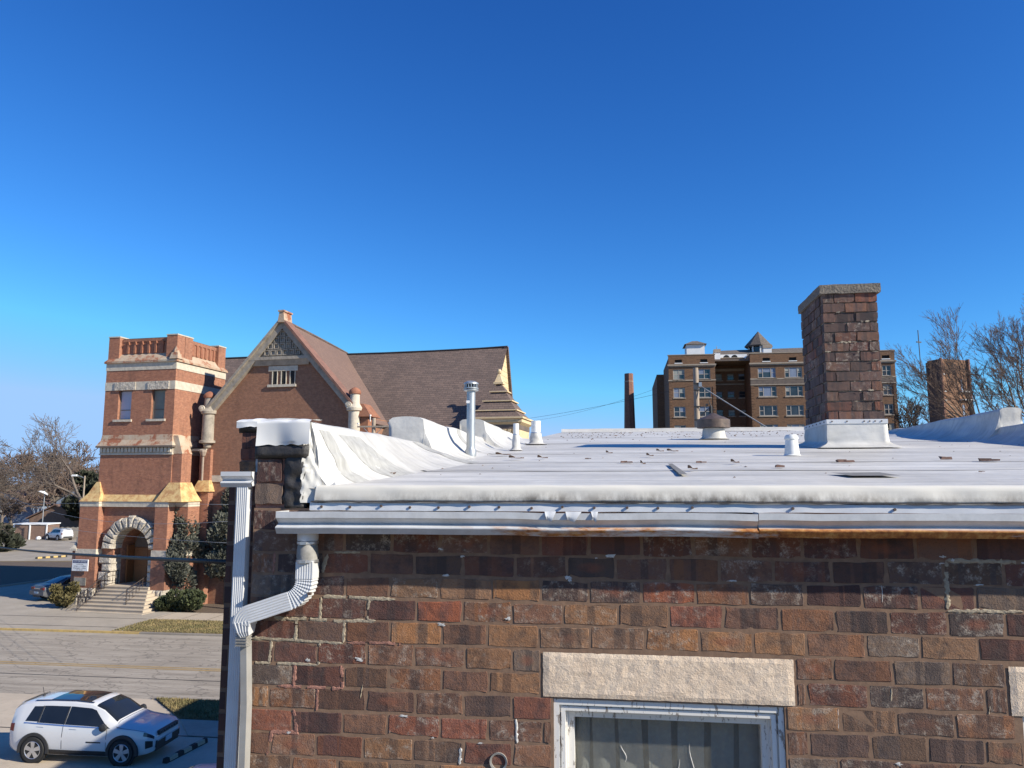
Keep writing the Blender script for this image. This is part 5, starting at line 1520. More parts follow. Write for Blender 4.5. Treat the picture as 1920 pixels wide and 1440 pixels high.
# stepped pyramid roof of the corner bay
bay = MB().box(21.45, 24.75, 5.15, 8.4, ZG, 11.5).build('bay_wall', M['cream_wood'], church)
MB().box(21.2, 24.95, 4.98, 8.5, 12.0, 12.25).box(21.1, 25.05, 4.85, 8.6, 12.25, 12.36).frustum((21.45, 24.75, 5.15, 8.4), 11.82, (21.2, 24.95, 4.98, 8.5), 12.0).build('bay_cornice', M['cream_wood'], bay)
MB().box(21.4, 24.78, 5.1, 8.42, 11.5, 11.82).build('bay_frieze', M['aptdark'], bay)
for k in range(9):
    MB().box(21.6 + .34 * k, 21.8 + .34 * k, 5.0, 5.1, 11.3, 11.52).build('dentil', M['cream_wood'], bay)
levels = [(12.36, 21.22, 24.92, 4.95, 8.5), (12.86, 21.62, 24.50, 5.30, 8.2), (13.56, 21.98, 24.06, 5.78, 7.8), (14.26, 22.38, 23.62, 6.20, 7.4), (14.86, 22.66, 23.18, 6.58, 7.1)]
for (z0, a0, b0, c0, d0), (z1, a1, b1, c1, d1) in zip(levels[:-1], levels[1:]):
    o = MB().frustum((a0 + .05, b0 - .05, c0 + .05, d0 - .05), z0, (a1 + .12, b1 - .12, c1 + .12, d1 - .12), z1).build('bay_roof_tier', M['shingle'], bay)
    if z1 < 14.8:
        MB().box(a1 - .03, b1 + .05, c1 - .05, d1, z1 - .04, z1 + .035).build('tier_edge', M['cream_wood'], o)
MB().box(22.56, 23.26, 6.5, 7.2, 14.84, 14.98).frustum((22.62, 23.20, 6.56, 7.14), 14.98, (22.84, 22.98, 6.78, 6.92), 15.6).lathe([(.05, 15.6), (.13, 15.66), (.17, 15.78), (.13, 15.9), (.03, 15.95)], (22.91, 6.85, 0), 12).build('bay_finial', M['cream_wood'], bay)

# notice board on the buttress
sg = MB().box(-5.06, -3.80, -.72, -.66, 1.97, 2.73).build('notice_board', M['sign_white'], None)
sg.parent = church
MB().box(-5.00, -3.86, -.726, -.721, 2.50, 2.68).build('sign_band', M['sign_blue'], sg)
def text(s, x, z, size, mat, parent, y=-.727, align='CENTER', name='lettering'):
    cu = bpy.data.curves.new(name, 'FONT')
    cu.body = s; cu.size = size; cu.align_x = align; cu.align_y = 'CENTER'
    to = bpy.data.objects.new(name, cu)
    COL.objects.link(to)
    bpy.context.view_layer.update()
    me = bpy.data.meshes.new_from_object(to.evaluated_get(bpy.context.evaluated_depsgraph_get()))
    bpy.data.objects.remove(to)
    me.materials.clear(); me.materials.append(mat)
    o = link(name, me, parent)
    o.location = (x, y, z); o.rotation_euler = (R(90), 0, 0)
    return o
text("CITY OF REFUGE", -4.43, 2.59, .135, M['sign_white'], sg, -.728)
text("worship center", -4.43, 2.42, .09, M['sign_text'], sg)
text("Sunday ........ 11:00am", -4.43, 2.29, .115, M['sign_text'], sg)
text("Wednesday ... 6:30pm", -4.43, 2.16, .115, M['sign_text'], sg)
text("309 - 853 2600", -4.43, 2.04, .08, M['sign_text'], sg)

# ------------------------------------------------------------------ apartment block far behind
apt = empty('apartment_building', 'tall tan brick apartment block with grey roof and cupola behind the roof chimney', 'apartment building', (0, 120, 0))
ROWS = [25.74, 22.82, 19.80, 16.85]
def apt_wall(x0, x1, y, holes, zt, name='facade_wall', th=.4):
    b = MB()
    xs = sorted({x0, x1, *[h[0] for h in holes], *[h[1] for h in holes]})
    for a, c in zip(xs[:-1], xs[1:]):
        hh = sorted([h for h in holes if h[0] <= a + 1e-6 and h[1] >= c - 1e-6], key=lambda h: h[2])
        z = 0
        for h in hh:
            b.box(a, c, y, y + th, z, h[2]); z = h[3]
        b.box(a, c, y, y + th, z, zt)
    return b.build(name, M['aptbrick'], apt)
def apt_window(x0, x1, z0, z1, y, kind, parent):
    b = MB(); f = .10
    b.box(x0, x0 + f, y + .1, y + .22, z0, z1).box(x1 - f, x1, y + .1, y + .22, z0, z1).box(x0 + f, x1 - f, y + .1, y + .22, z1 - f, z1).box(x0 + f, x1 - f, y + .1, y + .22, z0, z0 + f)
    w = x1 - x0
    cuts = {'double': [.5], 'triple': [.27, .73], 'single': []}[kind]
    for c in cuts: b.box(x0 + w * c - .05, x0 + w * c + .05, y + .1, y + .22, z0 + f, z1 - f)
    edges = [0] + cuts + [1]
    fr = b.build('window', M['win_frame'] if kind != 'single' else M['aptdark'], parent)
    for i, (a, c) in enumerate(zip(edges[:-1], edges[1:])):
        xa, xb = x0 + w * a + .08, x0 + w * c - .08
        if not (kind == 'triple' and i == 1):
            MB().box(xa, xb, y + .12, y + .20, (z0 + z1) / 2 - .04, (z0 + z1) / 2 + .04).build('rail', M['win_frame'] if kind != 'single' else M['aptdark'], fr)
        MB().box(xa - .04, xb + .04, y + .16, y + .17, z0 + .06, z1 - .06).build('pane', M['glass'], fr)
        if random.random() < .5:
            zb = z0 + .1 + (z1 - z0) * random.choice([.0, .4, .5, .55])
            MB().box(xa, xb, y + .135, y + .15, max(zb, z0 + .1), z1 - .1).build('blind', M['blind'] if random.random() < .6 else M['blue_siding'], fr)
    MB().box(x0 - .12, x1 + .12, y - .10, y + .1, z0 - .16, z0).build('sill', M['aptstone'], fr)
ZT = 28.0
Lc = [(8.48, 10.28, 'double'), (12.40, 14.26, 'double')]
Rc = [(21.52, 24.22, 'triple'), (25.55, 28.16, 'triple'), (30.2, 32.8, 'triple'), (34.8, 37.4, 'triple'), (39.92, 41.22, 'double')]
Cc = [(15.72, 16.84, 'single'), (17.62, 18.74, 'single'), (19.42, 20.58, 'single')]
def facade(x0, x1, y, cols, zt, lowsmall=True, H=1.62):
    holes = [(a, c, z - H, z) for a, c, k in cols for z in ROWS]
    small = [((a + c) / 2 - .55, (a + c) / 2 + .55, 26.78, 27.30) for a, c, k in cols] if lowsmall else []
    holes2 = holes + small
    # every column edge set needs its own strip
    xs = sorted({x0, x1, *[h[0] for h in holes2], *[h[1] for h in holes2]})
    w = apt_wall(x0, x1, y, holes2, zt)
    for a, c, k in cols:
        for z in ROWS: apt_window(a, c, z - H, z, y, k, w)
    for a, c, z0, z1 in small:
        s = MB().box(a, c, y + .2, y + .24, z0, z1).build('attic_vent', M['dark'], w)
        MB().box(a - .08, c + .08, y - .05, y + .2, z0 - .12, z0).build('sill', M['white_wall'], s)
    return w
wl_ = facade(7.80, 15.02, 0.0, Lc, ZT)
wr_ = facade(20.40, 41.85, 0.0, Rc, ZT)
wc_ = facade(15.02, 20.40, 6.0, Cc, 28.3, False, 1.1)
for w, x0, x1, y in ((wl_, 7.72, 15.10, 0), (wr_, 20.32, 41.93, 0), (wc_, 15.1, 20.32, 6)):
    MB().box(x0, x1, y - .12, y, 26.12, 26.30).box(x0 - .08, x1 + .08, y - .25, y, 26.30, 26.52).build('cornice', M['aptstone'], w)
    MB().box(x0 - .02, x1 + .02, y - .06, y + .5, ZT if y == 0 else 28.3, (ZT if y == 0 else 28.3) + .12).build('parapet_cap', M['aptstone'], w)
    MB().box(x0, x1, y - .10, y, 23.86, 24.06).build('string_course', M['aptstone'], w)
MB().box(20.34, 41.9, -.08, 0, 23.15, 23.80).build('dark_band', M['aptdark'], wr_)
MB().box(20.32, 41.92, -.12, 0, 22.98, 23.13).build('string_course', M['aptstone'], wr_)
for w, xs in ((wl_, (7.78, 14.56)), (wr_, (20.38, 41.4))):
    for x in xs:
        for k in range(27):
            z = 12.9 + .42 * k
            if 22.9 < z < 24.2: continue
            d = .5 if k % 2 else .34
            MB().box(x, x + d, -.06, 0, z, z + .36).build('quoin', M['aptbrick'], w)
sides = MB().box(7.80, 8.2, .4, 14, 0, 27.6).box(6.6, 7.8, 14, 34, 0, 26.9).box(14.62, 15.02, .4, 6, 0, 28).box(20.40, 20.8, .4, 6, 0, 28).box(41.45, 41.85, .4, 30, 0, 28).box(7.8, 41.45, 33.6, 34, 0, 27).build('side_walls', M['aptbrick'], apt)
MB().box(8.2, 41.45, .45, 33.6, 27.0, 27.3).build('flat_roof', M['aptdark'], apt)
rf = MB().add([(12.2, 6.2, 27.8), (41.0, 6.2, 27.8), (41.0, 26, 27.8), (12.2, 26, 27.8), (17.2, 12, 30.6), (38, 12, 30.9), (38, 18, 30.9), (17.2, 18, 30.6)], [(0, 1, 5, 4), (1, 2, 6, 5), (2, 3, 7, 6), (3, 0, 4, 7), (4, 5, 6, 7)]).build('hipped_roof', M['shingle_grey'], apt)
def hatch(x0, x1, y0, y1, z0, z1, roofh, over, name):
    o = MB().box(x0, x1, y0, y1, z0, z1).build(name, M['white_wall'], apt)
    if roofh:
        MB().frustum((x0 - over, x1 + over, y0 - over, y1 + over), z1, (x0 + (x1 - x0) * .35, x1 - (x1 - x0) * .35, y0 + 1.2, y1 - 1.2), z1 + roofh).build('hatch_roof', M['shingle_grey'], o)
    return o
hatch(10.9, 13.75, 2.2, 5.8, 27.0, 30.1, .75, .35, 'penthouse')
MB().box(15.1, 21, 6.4, 6.7, 28.3, 29.0).build('white_parapet', M['white_wall'], apt)
for x in (17.7, 19.0):
    MB().lathe([(.5, -.03), (.5, 0)], (x, 6.4, 28.42), 16, axis='y').build('lunette', M['dark'], apt)
for x0, x1, zt in ((15.55, 16.45, 29.6), (23.3, 24.6, 30.15)):
    o = hatch(x0, x1, 4.4, 5.6, 27.0, zt - .55, 0, 0, 'roof_stack')
    MB().box(x0 - .08, x1 + .08, 4.32, 5.68, zt - .55, zt).build('stack_cap', M['aptstone'], o)
MB().tube([(16.0, 5, 29.5), (16.0, 5, 30.2)], .06, 6).build('roof_pipe', M['galv'], apt)
cu = MB().lathe([(1.75, 29.0), (1.75, 29.5)], (23.9, 12.0, 0), 8).build('cupola', M['white_wall'], apt)
for k in range(8):
    a = 2 * math.pi * (k + 0) / 8
    MB().box(23.9 + 1.68 * math.cos(a) - .11, 23.9 + 1.68 * math.cos(a) + .11, 12 + 1.68 * math.sin(a) - .11, 12 + 1.68 * math.sin(a) + .11, 29.5, 31.1).build('cupola_post', M['white_wall'], cu)
MB().lathe([(1.45, 29.5), (1.45, 31.1)], (23.9, 12.0, 0), 8).build('cupola_glazing', M['glass'], cu)
MB().lathe([(2.35, 31.05), (2.38, 31.2), (1.2, 32.5), (.05, 33.8)], (23.9, 12.0, 0), 8).build('cupola_roof', M['shingle_grey'], cu)

# ------------------------------------------------------------------ tall stack, plain brick tower with cross
st_ = empty('factory_chimney', 'slender dark red brick smokestack standing left of the apartment block', 'smokestack', (1.78, 140, 0))
MB().lathe([(1.45, 0), (1.05, 16.5), (.82, 26.4), (.84, 26.45), (.84, 26.6), (.80, 26.62), (.80, 28.0)], (0, 0, 0), 8).build('shaft', M['stackbrick'], st_)
MB().lathe([(.83, 26.42), (.86, 26.44), (.86, 26.56), (.83, 26.58)], (0, 0, 0), 8, cap=False).build('pale_ring', M['aptstone'], st_)
ot = empty('brick_tower', 'plain orange brick tower with flat top behind the bare tree at right', 'church tower', (36.55, 90, 0), R(25))
MB().box(0.12, 4.0, 0, 1.9, 0, 22.05).build('tower_body', M['orange_brick'], ot)
MB().box(-.02, .10, .05, 2.0, 0, 21.85).build('tower_side', simple('shaded_brick_side', (0.12, 0.07, 0.05), (0.09, 0.05, 0.04), 2, 0.9), ot)  # thin slab coloured dark for the tower's side turned from the sun
for x0, x1 in ((-.04, .14), (4.0, 4.2)):
    MB().box(x0, x1, -.22, .04, 0, 22.15).build('edge_fin', M['stackbrick'], ot)
for z in (17.3, 18.25):
    MB().box(2.6, 4.25, -.34, 0, z, z + .14).build('ledge', M['white_wall'], ot)
for z0, z1 in ((15.6, 16.8), (18.5, 19.8), (13.0, 14.8)):
    MB().box(2.85, 3.12, -.05, 0, z0, z1).build('slit_window', M['blue_siding'], ot)
for z in (18.2, 17.2, 20.2):
    MB().box(.15, .45, -.24, -.0, z, z + .1).build('bracket', M['white_wall'], ot)
MB().tube([(-.85, 1.9, 20), (-.92, 1.9, 25.7)], .05, 6).box(-1.25, -.55, 1.86, 1.94, 24.2, 24.34).box(-.9, 0, 1.86, 1.94, 20.4, 20.5).build('cross', M['clad'], ot)

# ------------------------------------------------------------------ poles and wires
def catenary(a, b, sag, n=14):
    a, b = Vector(a), Vector(b)
    return [a.lerp(b, i / n) - Vector((0, 0, sag * 4 * (i / n) * (1 - i / n))) for i in range(n + 1)]
up = empty('utility_pole', 'grey timber utility pole rising behind the brown hood vent', 'utility pole', (3.45, 32, 0))
MB().tube([(0, 0, 0), (0, 0, 13.08)], [.15, .118], 12).build('pole', M['pole_wood'], up, smooth=True)
for z in (12.35, 12.05, 11.3, 10.7):
    MB().box(-.13, .17 if z > 11 else .2, -.14, -.10, z - .03, z + .03).build('bracket', M['clad'], up)
MB().box(.10, .24, -.18, -.06, 12.20, 12.40).build('junction_box', M['galv'], up)
tr_ = MB().box(.42, .5, -.2, .2, 11.35, 11.42).lathe([(.07, 11.0), (.07, 11.3), (.03, 11.36)], (.62, 0, 0), 8).tube([(.2, 0, 10.9), (.5, 0, 11.2), (.8, 0, 11.15)], .03, 5).tube([(.62, 0, 11.3), (.55, 0, 11.6)], .025, 5).build('switch_gear', M['clad'], up)
up2 = empty('utility_pole', 'short grey utility pole with crossarm and white insulators before the church gable', 'utility pole', (-14.30, 40, 0))
MB().tube([(0, 0, 0), (0, 0, 11.66)], [.15, .115], 10).build('pole', M['pole_wood'], up2, smooth=True)
MB().box(-.95, 1.05, -.16, -.08, 11.10, 11.20).build('crossarm', M['pole_wood'], up2)
for x in (-.9, -.18, .98):
    MB().lathe([(.03, 11.20 if abs(x) > .5 else 11.45), (.03, 11.28 if abs(x) > .5 else 11.75), (.065, 11.30 if abs(x) > .5 else 11.77), (.06, 11.38 if abs(x) > .5 else 11.85)], (x, -.12, 0), 8).build('insulator', M['pvc'], up2)
MB().tube([(-.6, -.12, 11.12), (0, -.14, 10.5)], .02, 5).tube([(.6, -.12, 11.12), (0, -.14, 10.5)], .02, 5).build('brace', M['galv'], up2)
def wire(pts, rad, mat, label, name='power_line', group=None):
    return MB().tube(pts, rad, 5).build(name, M[mat], None, smooth='all', label=label, category='wire', group=group)
wire(catenary((-1.93, .19, 7.506), (-14.309, 11.97, 6.60), .05, 24), .0125, 'wire', 'thick black service cable crossing in front of the church door')
wire(catenary((3.68, 31.9, 12.2), (7.5, 29.0, 9.1), .02), .028, 'steel_wire', 'pale guy wire slanting down right from the tall utility pole')
wire(catenary((-47.9, 50.9, 7.19), (-15.1, 25.1, 6.41), 0.9), .009, 'steel_wire', 'upper thin grey wire passing over the parking lot toward the evergreens')
wire(catenary((-48.0, 51.0, 6.24), (-15.1, 25.0, 7.05), -.05), .008, 'steel_wire', 'thin grey wire crossing just under the golden band of the tower')
wire(catenary((-48.0, 51.2, 5.3), (-15.1, 25.3, 5.55), .3), .008, 'steel_wire', 'lowest thin grey wire crossing above the church arch')
wire(catenary((-12.0, 46, 11.5), (3.4, 32, 12.3), .35), .007, 'wire', 'thin dark wire running from the church roof end to the tall utility pole')
wire(catenary((-6.0, 52, 12.4), (3.4, 32, 12.8), .30), .006, 'wire', 'faint higher wire reaching the top of the tall utility pole')

# ------------------------------------------------------------------ cars
def car(kind, label, cat, loc, rz, paint, group=None, detail=True):
    root = empty('parked_car', label, cat, loc, rz, group)
    if kind == 'suv':
        L_, W_ = 4.42, 0.91
        X = [-2.20, -2.12, -1.95, -1.55, -1.0, -.3, .25, .62, 1.02, 1.30, 1.75, 2.02, 2.14, 2.20]
        ztop = [1.12, 1.42, 1.55, 1.615, 1.64, 1.64, 1.60, 1.46, 1.18, 1.06, 1.00, .93, .86, .76]
        zbelt = [1.00, 1.03, 1.05, 1.05, 1.03, 1.00, .985, .98, .975, .97, .93, .87, .80, .70]
        wid = [.70, .80, .86, .90, .91, .91, .91, .91, .91, .90, .88, .82, .74, .62]
        rw = [.60, .60, .60, .60, .60, .60, .60, .62, .68, .76, .74, .68, .58, .46]
        zb = [.42, .34, .28, .24, .23, .22, .22, .22, .22, .23, .25, .30, .34, .38]
        wx, wr_ = (-1.30, 1.36), .355
    else:
        L_, W_ = 4.95, 0.92
        X = [-2.48, -2.40, -2.15, -1.75, -1.30, -.75, -.1, .35, .75, 1.15, 1.45, 1.9, 2.28, 2.42, 2.48]
        ztop = [.80, 1.00, 1.06, 1.08, 1.24, 1.43, 1.47, 1.45, 1.32, 1.12, 1.00, .95, .84, .74, .62]
        zbelt = [.74, .92, .97, .98, .98, .97, .96, .95, .95, .94, .92, .86, .76, .66, .56]
        wid = [.70, .80, .88, .91, .92, .92, .92, .92, .92, .92, .90, .87, .80, .70, .58]
        rw = [.55, .62, .70, .72, .64, .56, .56, .57, .62, .70, .76, .74, .66, .55, .44]
        zb = [.40, .32, .26, .22, .21, .20, .20, .20, .20, .20, .22, .24, .28, .32, .36]
        wx, wr_ = (-1.42, 1.45), .335
    def lerp(arr, x):
        if x <= X[0]: return arr[0]
        for i in range(len(X) - 1):
            if x <= X[i + 1]:
                f = (x - X[i]) / (X[i + 1] - X[i])
                return arr[i] * (1 - f) + arr[i + 1] * f
        return arr[-1]
    def prof(x):
        w = lerp(wid, x); zt = lerp(ztop, x); zbt = min(lerp(zbelt, x), zt - .02); r_ = min(lerp(rw, x), w * .9); b_ = lerp(zb, x)
        sh = zbt - .06
        ph = [(0, b_), (w * .90, b_ + .0), (w * .965, b_ + .10), (w, (b_ + sh) * .60), (w * .962, sh), (w * .945, zbt), (r_ + (w * .945 - r_) * .10, zt - .05 - .02 * (zt - zbt)), (r_ * .86, zt - .012), (0, zt)]
        return ph
    def P(x, t, side=1, off=0.0):
        """t 0..8 along the half profile"""
        ph = prof(x)
        i = min(int(t), 7); f = t - i
        y = ph[i][0] * (1 - f) + ph[i + 1][0] * f; z = ph[i][1] * (1 - f) + ph[i + 1][1] * f
        if off:
            dy, dz = ph[i + 1][0] - ph[i][0], ph[i + 1][1] - ph[i][1]
            l_ = math.hypot(dy, dz) or 1
            y += off * dz / l_; z -= off * dy / l_
        return (x, side * y, z)
    b = MB()
    xs = []
    for a, c in zip(X[:-1], X[1:]):
        k = max(1, round((c - a) / .12))
        xs += [a + (c - a) * i / k for i in range(k)]
    xs.append(X[-1])
    ts = [0, 1, 1.5, 2, 2.5, 3, 3.5, 4, 4.5, 5, 5.5, 6, 6.5, 7, 7.5, 8]
    for side in (1, -1):
        b.grid(lambda u, v: P(xs[round(u * (len(xs) - 1))], ts[round(v * (len(ts) - 1))], side), len(xs) - 1, len(ts) - 1)
    for x in (X[0], X[-1]):
        ph = prof(x)
        b.add([(x, y, z) for y, z in ph] + [(x, -y, z) for y, z in reversed(ph[1:-1])], [tuple(range(len(ph) * 2 - 2))])
    me = b.mesh('body', paint)
    bm = bmesh.new(); bm.from_mesh(me)
    bmesh.ops.remove_doubles(bm, verts=bm.verts, dist=.0005)
    bmesh.ops.recalc_face_normals(bm, faces=bm.faces)
    bm.to_mesh(me); bm.free()
    me.shade_smooth()
    try: me.set_sharp_from_angle(angle=R(32))
    except Exception: pass
    body = link('body', me, root)
    def panel(name, x0, x1, t0, t1, mat, off=.006, side=1, skew0=0.0, skew1=0.0, parent=None, n=10):
        """surface patch; skew moves the ends at the upper edge"""
        def fn(u, v):
            x = (x0 + skew0 * v) * (1 - u) + (x1 + skew1 * v) * u
            return P(x, t0 + (t1 - t0) * v, side, off)
        g = MB().grid(fn, n, 6)
        return g.build(name, mat, parent or root, smooth='all', fix=False)
    def cross(name, xa, xb, t_edge, mat, off=.006, skew=0.0):
        """patch spanning the car's width (windscreens, sunroof)"""
        def fn(u, v):
            s = u * 2 - 1
            t = 8 - abs(s) * (8 - t_edge)
            x = xa + (xb - xa) * v + skew * abs(s) ** 2
            return P(x, t, 1 if s >= 0 else -1, off)
        return MB().grid(fn, 16, 8).build(name, mat, root, smooth='all', fix=False)
    gl = M['carglass']
    for side in (1, -1):
        if kind == 'suv':
            panel('side_window', -.42, .92, 5.08, 5.86, gl, .006, side, .05, -.52)
            panel('side_window', -1.22, -.47, 5.08, 5.86, gl, .006, side, .04, .04)
            panel('quarter_window', -1.66, -1.27, 5.12, 5.84, gl, .006, side, .16, .04)
            for x0 in (-.445, -1.245):
                panel('window_pillar', x0 - .02, x0 + .02, 5.08, 5.86, M['clad'], .012, side, .04, .04, n=2)
            panel('window_trim', -1.68, .95, 5.0, 5.06, M['chrome'], .008, side)
            panel('roof_rail', -1.55, .25, 6.55, 6.85, M['clad'], .03, side)
            panel('sill_cladding', -1.0, 1.05, .95, 2.15, M['clad'], .008, side)
            panel('door_seam', -.47, -.455, 2.2, 5.0, M['clad'], .003, side, n=1)
            panel('door_seam', .86, .875, 2.2, 5.0, M['aptdark'], .003, side, n=1)
            panel('door_badge', .28, .72, 2.75, 2.85, M['clad'], .006, side, n=4)
            for x0 in (-1.10, -.10):
                h = panel('door_handle', x0 - .12, x0 + .10, 4.25, 4.5, paint, .028, side, n=4)
        else:
            panel('side_window', -.50, .80, 5.08, 5.86, gl, .006, side, .02, -.45)
            panel('side_window', -1.42, -.55, 5.08, 5.84, gl, .006, side, .40, .02)
            panel('door_seam', -.53, -.515, 1.6, 5.0, M['clad'], .003, side, n=1)
            panel('door_seam', .74, .755, 1.6, 5.0, M['clad'], .003, side, n=1)
        MB().lathe([(.02, 0), (.10, .02), (.11, .10), (.06, .17)], (lerp(X, 0) * 0 + (.78 if kind == 'suv' else .70), side * 1.0 - (.0 if side > 0 else .0), 1.02 if kind == 'suv' else .97), 8, axis='y').build('wing_mirror', M['clad'] if kind == 'suv' else paint, root)
        for i, x in enumerate(wx):
            yw = side * (lerp(wid, x) + .006)
            d = side
            arch = MB()
            n = 18
            for k in range(n):
                a0, a1 = math.pi * (-.06 + 1.12 * k / n), math.pi * (-.06 + 1.12 * (k + 1) / n)
                r0, r1 = wr_ + .035, wr_ + .115
                pts = [(x + r0 * math.cos(a0), wr_ + r0 * math.sin(a0)), (x + r1 * math.cos(a0), wr_ + r1 * math.sin(a0)), (x + r1 * math.cos(a1), wr_ + r1 * math.sin(a1)), (x + r0 * math.cos(a1), wr_ + r0 * math.sin(a1))]
                arch.prism(pts, yw - .05 * d, yw + .022 * d)
            arch.build('wheel_arch', M['clad'] if kind == 'suv' else paint, root)
            MB().lathe([(wr_ + .05, -.03), (wr_ + .05, .003)] if d > 0 else [(wr_ + .05, -.003), (wr_ + .05, .03)], (x, yw, wr_), 24, axis='y').build('wheel_well', M['dark'], root)
            wh = MB().lathe([(wr_ * .66, .0), (wr_ * .72, .018), (wr_ * .93, .018), (wr_, -.02), (wr_, -.20), (wr_ * .7, -.2)] if d > 0 else [(wr_ * .66, .0), (wr_ * .72, -.018), (wr_ * .93, -.018), (wr_, .02), (wr_, .20), (wr_ * .7, .2)], (x, yw + .015 * d, wr_), 28, axis='y').build('wheel', M['black_rubber'], root, smooth=True)
            rim = MB().lathe([(wr_ * .70, 0), (wr_ * .66, .012), (wr_ * .62, .0)] if d > 0 else [(wr_ * .70, 0), (wr_ * .66, -.012), (wr_ * .62, 0)], (x, yw + .02 * d, wr_), 28, axis='y', cap=False)
            for k in range(5):
                a = 2 * math.pi * k / 5 + .3
                ca, sa = math.cos(a), math.sin(a)
                pts = []
                for rr, hw in ((.07, .045), (wr_ * .66, .062), (wr_ * .66, -.062), (.07, -.045)):
                    pts.append((x + rr * ca - hw * sa, wr_ + rr * sa + hw * ca))
                rim.prism(pts if d > 0 else pts, yw + .008 * d, yw + .026 * d)
            rim.lathe([(.075, -.01), (.075, .03)] if d > 0 else [(.075, -.03), (.075, .01)], (x, yw, wr_), 14, axis='y')
            rim.build('rim', M['rim'], wh)
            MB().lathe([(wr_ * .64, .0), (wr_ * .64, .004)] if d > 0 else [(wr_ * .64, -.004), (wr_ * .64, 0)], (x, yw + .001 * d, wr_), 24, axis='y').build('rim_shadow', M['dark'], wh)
    if kind == 'suv':
        cross('windscreen', .36, 1.06, 6.25, gl, .008, .0)
        cross('rear_window', -2.11, -1.96, 6.2, gl, .010)
        cross('bonnet_seam', 1.10, 1.115, 6.0, M['clad'], .004)
        for s in (1, -1):
            panel('bonnet_edge', 1.12, 1.98, 5.25, 5.40, M['aptdark'], .004, s)
        MB().tube([(1.02, .55, 1.10), (1.0, -.35, 1.165)], .010, 4).build('wiper', M['clad'], root)
        cross('sunroof', -1.12, .12, 6.95, gl, .008)
        cross('roof_spoiler', -2.06, -1.93, 6.4, paint, .035)
        g = MB().box(2.16, 2.24, -.50, .50, .745, .86).build('grille', M['clad'], root)
        for k in range(7):
            MB().box(2.235, 2.25, -.47 + .137 * k, -.47 + .137 * k + .105, .765, .845).build('grille_slot', M['chrome'], g)
            MB().box(2.248, 2.254, -.455 + .137 * k, -.455 + .137 * k + .075, .775, .835).build('grille_hole', M['dark'], g)
        for s in (1, -1):
            panel('headlight', 1.93, 2.17, 3.75, 4.95, M['lamp_lens'], .010, s)
            panel('tail_light', -2.17, -1.97, 3.3, 4.9, M['red_lens'], .012, s)
            panel('fog_recess', 2.0, 2.16, 2.2, 3.0, M['clad'], .012, s)
        MB().box(2.14, 2.23, -.62, .62, .44, .62).box(2.10, 2.21, -.6, .6, .34, .44).build('lower_intake', M['clad'], root)
        MB().box(2.21, 2.24, -.60, .60, .60, .635).build('bumper_trim', M['chrome'], root)
        MB().box(2.23, 2.25, -.16, .16, .47, .60).build('number_plate', M['plate'], root)
        MB().box(-2.24, -2.15, -.62, .62, .36, .58).build('rear_bumper', M['clad'], root)
        MB().tube([(-1.72, 0, 1.60), (-1.78, 0, 1.84)], .008, 5).lathe([(.05, 1.59), (.03, 1.63)], (-1.72, 0, 0), 8).build('aerial', M['clad'], root)
    else:
        cross('windscreen', .42, 1.16, 6.25, gl, .008)
        cross('rear_window', -1.66, -.88, 6.2, gl, .008)
        for s in (1, -1):
            MB().box(-2.49, -2.40, s * .56 - .17, s * .56 + .17, .74, .90).build('tail_light', M['red_lens'], root)
            MB().box(2.36, 2.45, s * .56 - .14, s * .56 + .14, .60, .70).build('headlight', M['lamp_lens'], root)
        MB().box(-2.53, -2.36, -.82, .82, .40, .66).build('rear_bumper', paint, root)
        MB().box(-2.555, -2.53, -.24, .24, .50, .62).build('number_plate', M['plate'], root)
        MB().box(-2.50, -2.46, -.36, .36, .80, .84).build('boot_trim', M['chrome'], root)
        MB().box(-2.50, -2.40, -.40, .40, .26, .40).build('rear_valance', M['clad'], root)
    return root
car('suv', 'white compact suv with black glass roof parked in the near forecourt', 'car', (-15.45, 18.38, 0.0), R(2.5), M['white_paint'])
car('sedan', 'dark blue grey sedan parked in the shade left of the church tower', 'car', (-37.6, 46.35, .10), R(68), M['blue_paint'])
car('suv', 'small white suv parked far away in the lot near the wooden fence', 'car', (-77.4, 95.4, 0.0), R(156), M['white_paint'])
car('sedan', 'pale car showing only its roof at the bottom edge beside the downspout', 'car', (-9.0, 13.75, 0.0), R(5), M['pearl_paint'])
def parking_block(label, a, b, n, cols, w=.16, h=.13, group=None):
    o = empty('parking_block', label, 'wheel stop', a, math.atan2(b[1] - a[1], b[0] - a[0]), group)
    L_ = math.hypot(b[0] - a[0], b[1] - a[1])
    MB().prismx([(-w / 2, 0), (w / 2, 0), (w / 2 * .7, h), (-w / 2 * .7, h)], 0, L_).build('rubber_bar', M['black_rubber'], o)
    for k in range(n):
        x = L_ * (k + .5) / n
        MB().prismx([(-w / 2 * .97 - .004, .03), (-w / 2 * .7 - .004, h + .004), (w / 2 * .7, h + .004), (w / 2 * .7, h), (-w / 2 * .7, h)], x - L_ / n * .28, x + L_ / n * .28).build('stripe_block', M[cols], o)
    return o
parking_block('black rubber wheel stop with cream blocks before the white suv', (-12.95, 17.9, .005), (-12.75, 19.75, .005), 3, 'mortar_cream')
parking_block('black and yellow wheel stop lying in the distant parking lot', (-60.5, 70.6, .005), (-58.8, 73.0, .005), 4, 'yellow', .25, .2)

